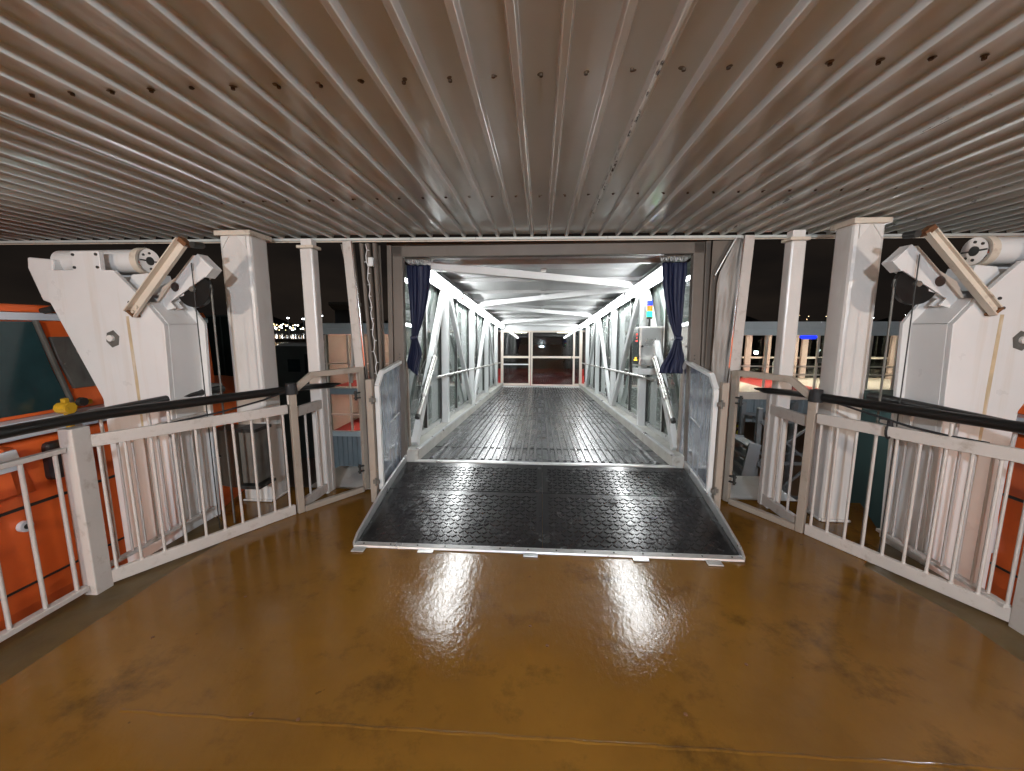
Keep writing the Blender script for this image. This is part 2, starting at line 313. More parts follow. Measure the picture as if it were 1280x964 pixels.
# edge trim
b = MB()
for i in range(-12, 12):
    xa, xb = i*.6, i*.6+.597
    b.bar((xa, yedge(xa)-.006, CZ-.0145), (xb, yedge(xb)-.006, CZ-.0145), .030, .022)
o = b.build('edge_trim', CEILM, ceil, .002)
b = MB()
for i in range(-12, 12):
    xa, xb = i*.6, i*.6+.6
    b.bar((xa, yedge(xa)+.016, CZ-.016), (xb, yedge(xb)+.016, CZ-.016), .006, .034)
b.build('edge_strip', RUSTW, ceil)

# ================================================================== COLUMNS AND POSTS
def column(label, x0, x1, y0, y1):
    t = thing('deck_column', label, 'column', ((x0+x1)/2, (y0+y1)/2, 0), group='square columns under the ceiling')
    Bx(x0, x1, y0, y1, 0, CZ-.04).build('shaft', WGLOSS, t, .028)
    Bx(x0-.022, x1+.022, y0-.022, y1+.022, CZ-.052, CZ-.012).build('cap_plate', RUSTW, t, .003)
    bm = MB()
    for s in (0, 1):
        bm.prism([(x0+.03, CZ-.06), (x0+.10, CZ-.06), (x0+.03, CZ-.16)] if s == 0 else [(x1-.03, CZ-.06), (x1-.10, CZ-.06), (x1-.03, CZ-.16)], 'y', y0-.012, y0-.001)
    bm.build('gusset', WHITE, t)
    b2 = MB().loft([[(x0+.01, y0-.004, .001), (x1-.01, y0-.004, .001), (x1-.01, y0-.002, .07), (x0+.01, y0-.002, .07)]], True, False)
    MB().bar((x0-.003, y0-.006, .012), (x1+.003, y0-.006, .012), .02, .02).bar((x1+.006 if x0 < 0 else x0-.006, y0, .012), (x1+.006 if x0 < 0 else x0-.006, y1, .012), .02, .02).build('base_weld', WGLOSS, t, .008)
    return t
column('thick white square column by the left railing, with a brown metal box on it', -2.735, -2.46, 3.39, 3.63)
column('thick white square column by the right railing', 2.345, 2.57, 3.34, 3.56)
def thin_post(label, x, y):
    t = thing('thin_post', label, 'post', (x, y, 0), group='slim posts outside the gates')
    Bx(x-.058, x+.058, y-.055, y+.055, -.05, 2.30).build('shaft', WGLOSS, t, .014)
    Bx(x-.078, x+.078, y-.07, y+.07, 2.30, 2.325).build('collar', RUSTW, t, .004)
    Bx(x-.05, x+.05, y-.045, y+.045, 2.326, CZ-.036).build('top_bracket', WHITE, t, .006)
thin_post('slim white post between the left column and the gangway mouth', -2.10, 3.66)
thin_post('slim white post between the right column and the gangway mouth', 2.09, 3.62)

# ================================================================== DECK RAILINGS
def rails(sx, lab, P1, G, ye, xo, bal1):
    # P1: thick post, G: gate post, xo: outer rail x
    t = thing('deck_railing', f'white railing panel with many bars between the thick post and the {lab} gate', 'railing', (*P1, 0), group='white deck railings')
    P1v, Gv = Vector((*P1, 0)), Vector((*G, 0)); d = (Gv-P1v); up = Vector((0, 0, 1)); Ln = d.length; d.normalize()
    Bx(P1[0]-.045, P1[0]+.045, P1[1]-.05, P1[1]+.05, -.02, 1.02).build('thick_post', RAILW, t, .006)
    A = P1v+d*.06; Bq = Gv-d*.04
    MB().bar(A+up*.925, Bq+up*.925, .03, .075).build('top_bar', RAILW, t, .004)
    MB().bar(A+up*.045, Bq+up*.045, .03, .085).build('bottom_bar', RAILW, t, .004)
    bm = MB().cyl((0, 0, 0), (0, 0, .80), .0095, 8).cyl((0, 0, -.002), (0, 0, .007), .017, 8, .010).cyl((0, 0, .793), (0, 0, .802), .010, 8, .016).mesh('baluster', RAILW)
    for i in range(bal1):
        p = P1v+d*(Ln*(i+.75)/(bal1+.4)); piece('baluster', bm, t, p+up*.088, (random.uniform(-.006, .006), random.uniform(-.006, .006), 0))
    for f in (.35, .98):
        p = P1v+d*Ln*f; MB().cyl(p+up*.963, p+up*1.04, .010, 8).build('stanchion', RAILW, t)
    # black sleeve handrail
    pts = [Vector((P1[0]-sx*-.0, -2.6, 1.065)), Vector((P1[0], 1.2, 1.068)), Vector((P1[0]*1., P1[1]-.22, 1.07)), P1v+d*.1+up*1.075, P1v+d*.5*Ln+up*1.08, Gv-d*.02+up*1.085]
    MB().tube(pts, .032, 12).build('black_handrail', BLACKH, t)
    # railing on toward the camera
    t2 = thing('side_railing', f'thin white side railing running back from the {lab} thick post beside the lifeboat', 'railing', (P1[0], 0, 0), group='white deck railings')
    x = P1[0]-sx*-.015
    MB().bar((x, -2.7, .90), (x, P1[1]-.055, .90), .04, .028).build('top_bar', RAILW, t2, .003)
    MB().bar((x, -2.7, .035), (x, P1[1]-.055, .035), .05, .03).build('bottom_bar', RAILW, t2, .003)
    bm2 = MB().cyl((0, 0, 0), (0, 0, .836), .011, 8).mesh('baluster', RAILW)
    for i in range(30): piece('baluster', bm2, t2, (x, P1[1]-.10-i*.155, .050))
    # outer railing
    t3 = thing('outer_railing', f'thin white outer railing at the deck edge in front of the {lab} davit', 'railing', (xo, 2.3, 0), group='white deck railings')
    MB().bar((xo, P1[1]+.06, .895), (xo, ye, .905), .028, .022).build('top_bar', RAILW, t3, .003)
    MB().bar((xo, P1[1]+.06, .09), (xo, ye-.1, .09), .04, .022).build('bottom_bar', RAILW, t3, .003)
    n = 9
    bm3 = MB().cyl((0, 0, 0), (0, 0, .79), .008, 8).mesh('baluster', RAILW)
    for i in range(n): piece('baluster', bm3, t3, (xo, P1[1]+.16+i*(ye-P1[1]-.2)/n, .10))
    MB().tube([(xo*1.02, P1[1]-.05, 1.055), (xo*1.025, P1[1]+.4, 1.06), (xo*1.012, ye-.1, 1.07), (xo*.995, ye+.12, 1.075)], .030, 12).build('black_handrail', BLACKH, t3)
    for i in (.2, .5, .8): MB().cyl((xo*1.012, P1[1]+i*(ye-P1[1]), .905), (xo*1.015, P1[1]+i*(ye-P1[1]), 1.04), .010, 8).build('stanchion', RAILW, t3)
    # short continuation behind the gate
    E = Vector((sx*(abs(G[0])-.02), G[1]+.52, 0))
    t4 = thing('end_railing', f'short white railing panel behind the {lab} gate, ending in a square post', 'railing', tuple(E), group='white deck railings')
    q0 = Gv+(E-Gv).normalized()*.05
    MB().bar(q0+up*.885, E+up*.885, .035, .085).build('top_bar', RAILW, t4, .004)
    MB().bar(q0+up*.06, E+up*.06, .035, .085).build('bottom_bar', RAILW, t4, .004)
    MB().bar(E+up*-.02, E+up*1.02, .05, .05).build('end_post', RAILW, t4, .004)
    for f in (.25, .62):
        p = q0.lerp(E, f); MB().cyl(p+up*.10, p+up*.845, .010, 8).build('baluster', RAILW, t4)
    MB().loft([[p+Vector((w*math.cos(a), 0, .6*w*math.sin(a))) for a in [k*math.pi/5 for k in range(10)]] for p, w in
               ((Gv+up*1.085, .03), (Gv.lerp(E, .5)+up*1.07, .045), (E+Vector((sx*-.03, .02, 1.045)), .045), (E+Vector((sx*-.09, .10, 1.05)), .012))], True, True, True).build('black_handrail', BLACKH, t4)
    return t
rails(-1, 'left', (-2.72, 2.12), (-2.08, 3.20), 3.15, -2.75, 10)
rails(1, 'right', (2.61, 2.135), (2.06, 3.15), 3.15, 2.56, 10)

def gate(sx, lab, G, H):
    t = thing('bent_gate', f'brownish open gate frame with one slanted corner, standing {lab} of the gangway', 'gate', (*G, 0), group='bent gate frames')
    Gv, Hv = Vector((*G, 0)), Vector((*H, 0)); d = (Hv-Gv).normalized(); up = Vector((0, 0, 1)); w = .055
    a = Gv+up*.0; bq = Gv+up*1.075; c = Gv+d*.17+up*1.195; e = Hv+up*1.205; h0 = Hv+up*.02
    MB().bar(a, bq, .055, .045, tuple(d.cross(up))).build('near_post', GATEM, t, .005)
    MB().bar(bq-up*.01, c, .045, .05).build('slanted_corner', GATEM, t, .005)
    MB().bar(c-d*.012, e, .045, .05).build('top_bar', GATEM, t, .005)
    MB().bar(h0, e+up*.02, .05, .045, tuple(d.cross(up))).build('hinge_post', GATEM, t, .005)
    MB().bar(Gv+d*.03+up*.025, Hv-d*.03+up*.03, .045, .05).build('bottom_bar', GATEM, t, .005)
    for z in (.20, .92):
        hb = MB().cyl(Hv-d*.045+up*z+Vector((0, -.03, 0)), Hv-d*.045+up*(z+.09)+Vector((0, -.03, 0)), .012, 8)
        hb.bar(Hv-d*.06+up*(z+.02)+Vector((0, -.03, 0)), Hv+Vector((0, -.03, z+.02)), .02, .012); hb.bar(Hv-d*.06+up*(z+.07)+Vector((0, -.03, 0)), Hv+Vector((0, -.03, z+.07)), .02, .012)
        hb.build('hinge', DARKM, t)
gate(-1, 'left', (-2.07, 3.20), (-1.70, 3.70))
gate(1, 'right', (2.06, 3.15), (1.72, 3.66))

# ropes tied on the rails
def rope(label, pts, loop=None):
    t = thing('black_rope', label, 'rope', pts[0])
    MB().tube(pts, .0075, 6).build('cord', ROPE, t)
    MB().cyl(Vector(pts[0])+Vector((0, 0, -.04)), Vector(pts[0])+Vector((0, 0, .05)), .05, 10, .042).build('wrapping', ROPE, t)
    if loop:
        c = Vector(loop); MB().tube([c+Vector((.028*math.sin(a), .01*math.sin(a), -.05+.05*math.cos(a))) for a in [k*math.pi/6 for k in range(13)]], .007, 6).build('loop', ROPE, t)
        MB().cyl(c+Vector((0, 0, -.02)), c+Vector((0, 0, .02)), .016, 8).build('knot', ROPE, t)
rope('black rope lashed to the right gate corner and hanging in a loop on the railing', [(2.06, 3.13, 1.09), (2.20, 2.85, 1.03), (2.31, 2.64, .985), (2.41, 2.5, .965), (2.50, 2.36, .96)], (2.265, 2.72, .985))
rope('thin black rope lashed to the left gate corner running along the railing', [(-2.06, 3.18, 1.09), (-2.18, 3.0, 1.03), (-2.33, 2.75, .985), (-2.52, 2.45, .955), (-2.69, 2.2, .94)])

# box on the left column
t = thing('equipment_box', 'brown rounded metal box with black brackets hung on the thick left column', 'box', (-2.50, 3.10, .28))
prof = [(-2.70, 3.24), (-2.70, 3.08)]+[(-2.70+.02+.20*(i/6), 3.06-.05*math.sin(i/6*math.pi*.5)) for i in range(7)]+[(-2.47, 3.03), (-2.47, 3.24)]
MB().prism(prof, 'z', .29, .77).build('body', BOXM, t, .006)
Bx(-2.468, -2.33, 3.06, 3.23, .31, .75).build('side_door', GREYM, t, .008)
Bx(-2.475, -2.30, 3.03, 3.24, .752, .78).build('bracket', DARKM, t, .004); Bx(-2.475, -2.30, 3.03, 3.24, .27, .298).build('bracket', DARKM, t, .004)
MB().cyl((-2.62, 3.03, .55), (-2.62, 3.0, .55), .012, 10).build('latch', DARKM, t)

# ================================================================== GANGWAY
GO = Vector((.03, 3.9, .25)); GR = (-math.atan(.064), 0, 0); GM = Matrix.Translation(GO) @ Matrix.Rotation(GR[0], 4, 'X')
def gw(x, y, z): return tuple(GM @ Vector((x, y, z)))
g = thing('gangway', 'enclosed passenger gangway with white truss walls and a ribbed dark floor', 'gangway', tuple(GO), GR, local=True)
GL = 9.65; RZ = 2.10
fl = Bx(-1.26, 1.26, .04, GL, -.10, 0).build('floor', FLOORG, g)
rib = MB().prism([(-.021, 0), (-.012, .012), (.012, .012), (.021, 0)], 'y', .10, GL-.55).mesh('floor_rib', mat('wet_floor_rib', (.062, .063, .066), .25, .4, var=.15, vscale=2))
for i in range(-15, 16):
    if i == 0: continue
    piece('floor_rib', rib, fl, (i*.077, 0, 0))
Bx(-1.30, 1.30, -.015, .038, -.02, .006).build('threshold_strip', ALU, g, .003)
Bx(-.008, .008, .05, GL-.5, .0005, .004).build('centre_joint', BLACKR, g)
for yy in (.62, 3.1, 5.6): Bx(-1.25, 1.25, yy, yy+.006, .0, .0095).build('floor_joint', BLACKR, g)
Bx(-1.26, 1.26, GL-.5, GL-.02, .002, .016).build('end_plate', ALU, g, .003)
post = MB().box(-.045, .045, -.05, .05, .0, RZ-.06)
for sx in (-1, 1):
    X = sx*1.40
    a0, a1 = sorted((sx*1.27, sx*1.475))
    Bx(a0, a1, .02, GL, -.05, .10).build('side_sill', SILL, g, .006)
    a0, a1 = sorted((sx*1.262, sx*1.30))
    Bx(a0, a1, .03, GL, .101, .118).build('sill_angle', ALU, g, .002)
    Bx(X-.05, X+.05, .02, GL, RZ-.05, RZ+.03).build('top_chord', ALUP, g, .006)
    a0, a1 = sorted((sx*1.27, sx*1.345))
    Bx(a0, a1, .05, GL, RZ-.022, RZ-.002).build('cable_tray', ALU, g, .002)
    pm = MB().box(-.045, .045, -.05, .05, .102, RZ-.052).mesh('wall_post', ALUP)
    for y in (1.75, 4.0, 6.2, 8.4): piece('wall_post', pm, g, (sx*1.385, y, 0))
    for (ya, za, yb, zb) in ((1.68, RZ-.06, .25, .11), (1.84, RZ-.06, 3.88, .11), (6.1, RZ-.06, 4.12, .11), (6.3, RZ-.06, 8.3, .11)):
        MB().bar((sx*1.375, ya, za), (sx*1.375, yb, zb), .065, .105).build('diagonal_brace', ALUP, g, .006)
    # glazing outside the truss
    ms = [.05, 1.0, 1.75, 2.85, 4.0, 5.1, 6.2, 7.3, 8.4, GL-.05]
    mm = MB().box(-.022, .022, -.03, .03, .16, RZ-.06).mesh('glazing_mullion', ALU)
    gm = MB().box(-.026, .026, -.045, -.031, .16, RZ-.06).mesh('glazing_gasket', DARKM)
    for y in ms: piece('glazing_mullion', mm, g, (sx*1.465, y, 0)); piece('glazing_gasket', gm, g, (sx*1.465, y, 0))
    a0, a1 = sorted((sx*1.44, sx*1.49))
    Bx(a0, a1, .05, GL-.05, .101, .158).build('bottom_frame', ALU, g, .003)
    for ya, yb in zip(ms, ms[1:]):
        Bx(*sorted((sx*1.462, sx*1.470)), ya+.031, yb-.046, .159, RZ-.07).build('glass_pane', GLASSG, g)
    # handrail
    h = MB().tube([(sx*1.30, .95 if sx < 0 else .8, .80), (sx*1.30, 2., .80), (sx*1.30, GL-.5, .80)], .017, 10).build('handrail', STEEL, g)
    for y in (1.75, 4.0, 6.2, 8.4): MB().cyl((sx*1.30, y, .79), (sx*1.345, y, .755), .008, 6).build('rail_bracket', STEEL, h)
    # hydraulic cylinder beside the first brace
    hc = MB().cyl((sx*1.30, .83, 1.05), (sx*1.30, .33, .62), .031, 14).cyl((sx*1.30, .33, .62), (sx*1.30, .13, .45), .024, 14).build('hydraulic_cylinder', STEEL, g)
    for f in (.02, .32, .62, .95):
        p = Vector((sx*1.30, .83, 1.05)).lerp(Vector((sx*1.30, .33, .62)), f); q = Vector((sx*1.30, .83, 1.05)).lerp(Vector((sx*1.30, .33, .62)), f+.03)
        MB().cyl(p, q, .0345, 14).build('cylinder_band', STEEL, hc)
    MB().cyl((sx*1.30, .13, .45), (sx*1.30, .10, .424), .026, 10).build('rod_end', DARKM, hc)
    MB().bar((sx*1.338, .90, 1.02), (sx*1.338, 1.06, 1.19), .008, .10).build('brace_plate', ALUP, g, .002)
    for k in range(3):
        MB().tube([(sx*1.31, .34+.12*k, .66+.10*k), (sx*1.33, .25+.08*k, .60+.06*k), (sx*1.34, .22+.06*k, .78+.05*k), (sx*1.335, .42+.1*k, .95+.05*k)], .004, 5).build('hose', DARKM, hc)
    # splayed portal posts
    Bx(*sorted((sx*1.388, sx*1.488)), -.02, .06, -.12, 2.14).build('portal_post', BROWNP, g, .006)
    Bx(*sorted((sx*1.49, sx*1.535)), -.04, .03, -.12, 2.19).build('portal_flange', BROWNP, g, .004)
    for z in (1.05, 1.085): MB().cyl((sx*1.43, -.021, z), (sx*1.43, -.026, z), .007, 8).build('portal_hole', DARKM, g)
for k in range(9):
    y0 = .06+k*1.066
    Bx(-1.35, 1.35, y0, y0+1.06, RZ+.031, RZ+.05).build('roof_panel', ROOFW, g, .004)
    Bx(-1.345, 1.345, y0+.51, y0+.56, RZ-.02, RZ+.029).build('roof_purlin', ROOFW, g, .004)
for (ya, xa, yb, xb) in ((.35, -1.3, 1.75, 1.3), (1.95, 1.3, 3.9, -1.3), (4.1, -1.3, 6.1, 1.3), (6.3, 1.3, 8.3, -1.3), (8.5, -1.3, 9.5, 1.3)):
    MB().bar((xa, ya, RZ-.07), (xb, yb, RZ-.07), .085, .085).build('roof_brace', ROOFW, g, .005)
Bx(-.03, .03, .2, GL, RZ+.012, RZ+.030).build('roof_strip', ROOFW, g)
for y in (1.0, 3.0, 5.1, 7.2): Bx(-.035, .035, y-.03, y+.03, RZ-.03, RZ+.012).build('roof_hanger', ROOFW, g, .003)
Bx(-1.488, 1.488, -.02, .06, 2.035, 2.14).build('portal_header', BROWNP, g, .005)
Bx(-1.535, 1.535, -.045, .01, 2.142, 2.185).build('portal_top_flange', BROWNP, g, .004)
# end wall with door
EY = GL-.03
def eb(name, m, x0, x1, z0, z1, y=EY, d=.06): return Bx(x0, x1, y, y+d, z0, z1).build(name, m, g, .003)
eb('end_header', ROOFW, -1.35, 1.35, 1.86, RZ-.06, EY-.02)
for x0, x1 in ((-1.36, -1.27), (-.42, -.36), (-.34, -.29), (1.06, 1.12), (1.27, 1.36)): eb('end_mullion', CREAMF, x0, x1, .02, 1.858)
eb('end_transom', CREAMF, -.288, 1.058, 1.80, 1.856); eb('end_transom', CREAMF, -1.268, -.422, 1.80, 1.856)
eb('push_bar', CREAMF, -.288, 1.058, .94, 1.01); eb('push_bar', CREAMF, -1.268, -.422, .94, 1.01); eb('push_bar', ROOFW, -1.268, -.422, .71, .75, EY-.04)
eb('push_bar', CREAMF, 1.122, 1.268, .94, 1.01)
eb('bottom_rail', CREAMF, -.288, 1.058, .02, .06); eb('bottom_rail', CREAMF, -1.268, -.422, .02, .09); eb('bottom_rail', CREAMF, 1.122, 1.268, .02, .09)
eb('door_glass', DGLASS, -.288, 1.058, .062, 1.798, EY+.025, .008); eb('end_glass', DGLASS, -1.268, -.422, .092, 1.798, EY+.025, .008); eb('end_glass', DGLASS, 1.122, 1.268, .092, 1.858, EY+.025, .008)
MB().bar((1.0, EY-.02, .85), (1.0, EY-.02, 1.05), .02, .02).build('door_handle', DARKM, g, .004)

# lamps along both top corners
words = ['nearest the blue curtain', 'second from the gangway mouth', 'third from the gangway mouth', 'fourth from the gangway mouth', 'farthest, next to the end door']
for sx, side in ((-1, 'left'), (1, 'right')):
    for k, y in enumerate((.48, 2.45, 4.42, 6.39, 8.2)):
        Ln = 1.78 if k < 4 else 1.25
        t = thing('gangway_lamp', f'lit fluorescent batten lamp along the {side} top rail, {words[k]}', 'lamp', gw(sx*1.30, y, RZ-.03), GR, 'fluorescent lamps in the gangway', local=True)
        Bx(-.055, .055, -.04, Ln+.04, -.055, -.026).build('lamp_base', ROOFW, t, .004)
        MB().prism([(-sx*.056, -.030), (-sx*.088, -.056), (-sx*.086, -.060), (-sx*.056, -.036)], 'y', -.03, Ln+.03).build('added_shade_wing', ROOFW, t)  # added wing, shades the roof next to the lamp
        MB().prism([(sx*.056, -.030), (sx*.062, -.030), (sx*.066, -.128), (sx*.061, -.128)], 'y', -.03, Ln+.03).build('added_shade_wing', ROOFW, t)  # added outer shield, blocks lamp light from the nearby wall posts
        MB().prism([(-.055, -.057), (.055, -.057), (.055, -.105), (.030, -.13), (-.030, -.13), (-.055, -.105)], 'y', 0, Ln).build('diffuser', TUBE, t, .006)
        for yy in (-.034, Ln+.004): Bx(-.058, .058, yy, yy+.03, -.134, -.056).build('end_cap', ROOFW, t, .004)

# control cabinet with beacon
t = thing('control_cabinet', 'brushed steel control cabinet with a dark display on the right gangway wall', 'cabinet', gw(1.30, 1.05, .95), GR, local=True)
Bx(-.13, .15, 0, .30, 0, .48).build('cabinet_body', STEEL, t, .006)
Bx(-.118, .138, -.012, -.001, .012, .468).build('cabinet_door', STEEL, t, .004)
MB().cyl((-.10, -.013, .24), (-.10, -.032, .24), .014, 10).build('lock', DARKM, t)
dp = Bx(-.142, -.131, .012, .288, .02, .46).build('display', TEAL, t, .002)
for z, m_, y0, y1 in ((.38, REDL, .05, .12), (.34, REDL, .07, .10), (.30, REDL, .05, .13), (.065, AMB, .04, .2), (.09, AMB, .08, .15)):
    Bx(-.1445, -.1425, y0, y1, z, z+.016).build('display_digit', m_, dp)
Bx(-.14, .15, -.005, .30, -.105, -.03).build('bracket', ALUP, t, .004)
t = thing('signal_beacon', 'small signal tower with blue, orange and lit green lenses on the steel cabinet', 'beacon', gw(1.32, 1.20, 1.432), GR, local=True)
MB().cyl((0, 0, 0), (0, 0, .10), .012, 10).build('stem', DARKM, t); MB().cyl((0, 0, .10), (0, 0, .125), .036, 14).build('base', DARKM, t)
for z, m_ in ((.127, GRN), (.194, ORL), (.261, BLL)): MB().cyl((0, 0, z), (0, 0, z+.064), .036, 14).build('lens', m_, t)

# curtains
def curtain(sx, label, zt):
    t = thing('curtain', label, 'curtain', gw(sx*1.38, .16, RZ-.1), GR, 'navy curtains at the gangway mouth', local=True)
    rows = [(0, .25, 0, 1.), (-.12, .245, 0, 1.), (-.28, .22, .01, .95), (-.46, .17, .02, .85), (-.60, .12, .03, .7), (-.70, .075, .035, .5), (-.745, .06, .035, .45)]
    rows += [(-.80, .085, .03, .6), (-.92, .15, .0, .9), (-1.00, .25 if sx > 0 else .13, -.02, 1.), (-1.10, .27 if sx > 0 else .11, -.02, 1.)]
    rings = []; n = 30; ph = 1.7*sx; fr = 1.12 if sx > 0 else 1.3
    for z, w, ox, am in rows:
        rings.append([(-sx*(u/(n-1)*w+ox-.02), (.016+.010*math.sin(u*.33+ph))*am*math.sin(u*fr+z*2+ph+.5*math.sin(u*.5+ph))+.014*math.sin(u*2.3+z*6+ph)+.006*math.sin(z*23+u), z-(.10*(u/(n-1)-.5) if z < -1.0 and sx < 0 else (-.18*(1-u/(n-1)) if z < -1.1 else 0))) for u in range(n)])
    b = MB().loft(rings, False, False, True); o = b.build('fabric', CURT, t)
    so = o.modifiers.new('thick', 'SOLIDIFY'); so.thickness = .004; sd = o.modifiers.new('sub', 'SUBSURF'); sd.levels = 1; sd.render_levels = 1
    MB().cyl((-sx*.015, -.025, -.75), (-sx*.08, -.02, -.74), .022, 10).build('tie_band', CURT, t, .004)
    MB().cyl((.09*sx, 0, .06), (-sx*.26, 0, .06), .008, 8).build('curtain_rail', ALU, t)
    for i in range(6):
        x = -sx*(.0+.045*i); MB().tube([(x+.012*math.cos(a), 0, .035+.026*math.sin(a)) for a in [j*math.pi/5 for j in range(11)]], .005, 5).build('hook_ring', ROOFW, t)
curtain(-1, 'navy curtain hanging tied and narrow at the left of the gangway mouth', 2)
curtain(1, 'navy curtain hanging tied at the right of the gangway mouth, its hem flaring out', 2)

# ramp
rp = thing('boarding_ramp', 'wet black treaded boarding ramp with a metal front edge on the ochre deck', 'ramp', (.03, 2.72, 0))
X0, X1 = -1.345, 1.405; YA, ZA, YB, ZB, YC, ZC = 2.725, .022, 3.39, .158, 3.875, .245
for xa, xb in ((X0, .029), (.031, X1)):
    MB().prism([(YA, -.0+.004), (YB, ZB-.03), (YB, ZB), (YA, ZA)], 'x', xa, xb).build('lower_mat', MATM, rp)
    MB().prism([(YB+.001, ZB-.03), (YC, ZC-.03), (YC, ZC), (YB+.001, ZB+.004)], 'x', xa, xb).build('upper_mat', MATM, rp)
def zr(y): return ZA+(ZB-ZA)*(y-YA)/(YB-YA) if y < YB else ZB+.004+(ZC-ZB-.004)*(y-YB)/(YC-YB)
b = MB(); st = .046
for i in range(56):
    for j in range(23):
        x = X0+.11+i*st; y = YA+.05+j*st
        if abs(x-.03) < .03 or x > X1-.11 or abs(y-YB) < .022 or y > YC-.02: continue
        a = math.pi/4 if (i+j) % 2 else -math.pi/4; ca, sa = math.cos(a), math.sin(a); z = zr(y)
        sl = (zr(y+.01)-zr(y-.01))/.02
        vs = []
        for (hw, hl, dz) in ((.0095, .0215, -.001), (.006, .0165, .0062)):
            for u, v in ((-hw, -hl), (hw, -hl), (hw, hl), (-hw, hl)):
                px, py = u*ca-v*sa, u*sa+v*ca; vs.append((x+px, y+py, z+dz+sl*py))
        b.add(vs, [(4, 5, 6, 7), (0, 1, 5, 4), (1, 2, 6, 5), (2, 3, 7, 6), (3, 0, 4, 7)])
o = b.build('tread_pattern', MATM, rp); o['kind'] = 'stuff'
eb_ = MB().prism([(YA-.045, .002), (YA-.002, .002), (YA-.002, .026), (YA-.04, .016)], 'x', X0-.012, X1+.012).build('front_edge', ALU, rp, .002)
sm = MB().cyl((0, 0, 0), (0, 0, .004), .006, 8).mesh('edge_screw', DARKM)
for i in range(14): piece('edge_screw', sm, eb_, (X0+.06+i*.202, YA-.022, .021))
for sx, x in ((-1, X0), (1, X1)):
    xa, xb = sorted((x+sx*.004, x+sx*.022)); hh = .05
    MB().prism([(YA-.03, .004), (YC+.02, ZC-.06), (YC+.02, ZC+.02+hh), (YB-.1, ZB+.01+hh), (YA+.03, ZA+.05), (YA-.03, .03)], 'x', xa, xb).build('side_flange', ALU, rp, .003)
for (x, w) in ((-1.30, .045), (-.81, .055), (-.055, .05), (.71, .055), (1.20, .05)):
    Bx(x-w, x+w, 2.635-.02*(x > 1 or x < -1), 2.678, .003, .011).build('foot_plate', ALU, rp, .002)

# polycarbonate side gates
def panel_gate(sx, label, x):
    t = thing('panel_gate', label, 'panel gate', (x, 3.3, .1), group='clear side panels on the ramp')
    P = [(3.36, .17), (3.36, 1.10), (3.46, 1.205), (4.04, 1.265), (4.13, 1.19), (4.13, .27)]
    for i in range(6):
        (ya, za), (yb, zb) = P[i], P[(i+1) % 6]
        MB().bar((x, ya, za), (x, yb, zb), .034, .040, (1, 0, 0)).build('frame_bar', ALUP if i in (0, 1, 2, 3) else GATEM, t, .004)
    Q = [(3.37, .18), (3.37, 1.095), (3.465, 1.195), (4.035, 1.255), (4.12, 1.185), (4.12, .28)]
    MB().prism(Q, 'x', x-.003, x+.003).build('clear_sheet', POLY, t)
    Bx(*sorted((x+sx*.03, x+sx*.085)), 3.31, 3.37, .06, 1.16).build('hinge_post', GATEM, t, .005)
    for z in (.22, .95):
        MB().cyl((x+sx*.03, 3.305, z), (x+sx*.03, 3.305, z+.07), .010, 10).bar((x+sx*.055, 3.306, z+.035), (x, 3.306, z+.035), .012, .035).build('hinge', GREYM, t)
    MB().cyl((x-sx*.005, 3.62, .72), (x-sx*.005, 3.85, .76), .006, 6).build('scratch_strip', ALUP, t)
panel_gate(-1, 'hazy clear panel with clipped top corners at the left edge of the ramp', -1.40)
panel_gate(1, 'hazy clear panel with clipped top corners at the right edge of the ramp', 1.43)

# splayed shelter posts and fabric
for sx, side, xt, xb in ((-1, 'left', -1.80, -1.665), (1, 'right', 1.80, 1.70)):
    t = thing('shelter_post', f'leaning white post with a bright inner edge, {side} of the gangway mouth', 'post', (xb, 3.78, 0), group='leaning shelter posts')
    MB().bar((xb, 3.76, 0), (xt, 3.80, CZ-.03), .085, .05, (0, 1, 0)).build('shaft', RAILW, t, .004)
    MB().bar((xb-sx*.052, 3.745, .3), (xt-sx*.052, 3.785, CZ-.035), .014, .045, (0, 1, 0)).build('edge_strip', CHROME, t, .002)
# left dark bellows, right tarpaulin
t = thing('bellows_screen', 'dark folded bellows fabric between the left leaning post and the gangway mouth', 'screen', (-1.62, 3.84, 0))
for k in range(3):
    rings = []
    for z in (.30, .9, 1.5, 2.0, CZ-.04):
        f = z/CZ; xo = -(1.62+.13*f)+.02; xi = -1.535; xs = [xo+(xi-xo)*(k+u)/3 for u in (0, .5, .97)]
        rings.append([(xs[0], 3.87, z), (xs[1], 3.81+.012*math.sin(z*3+k), z), (xs[2], 3.87, z), (xs[1], 3.885, z)])
    MB().loft(rings, True, True, True).build('fold', TARPD, t)
MB().prism([(-1.53, 3.895), (-1.70, 3.895), (-1.70, 3.90), (-1.53, 3.90)], 'z', .3, CZ-.05).build('backing', TARPD, t)
t = thing('tarpaulin_screen', 'stretched grey tarpaulin between the gangway mouth and the right leaning post', 'screen', (1.62, 3.84, 0))
rings = []
for i in range(22):
    z = .35+i*(CZ-.05-.35)/21; f = z/CZ
    xo = 1.70+.10*f-.055; xi = 1.565 if z < 2.05 else 1.565+(z-2.05)*.42
    rings.append([(xi+(xo-xi)*u/7, 3.80+.025*math.sin(u*.9+z*4)*math.sin(u/7*math.pi)+.012*math.sin(u*2.3-z*9), z) for u in range(8)])
o = MB().loft(rings, False, False, True).build('cloth', TARP, t); so = o.modifiers.new('thick', 'SOLIDIFY'); so.thickness = .003
MB().prism([(1.54, 3.895), (1.74, 3.895), (1.74, 3.90), (1.54, 3.90)], 'z', .3, CZ-.05).build('backing', TARPD, t)
MB().cyl((1.55, 3.83, 2.06), (1.70, 3.80, CZ-.04), .008, 6).build('stay', ALU, t)
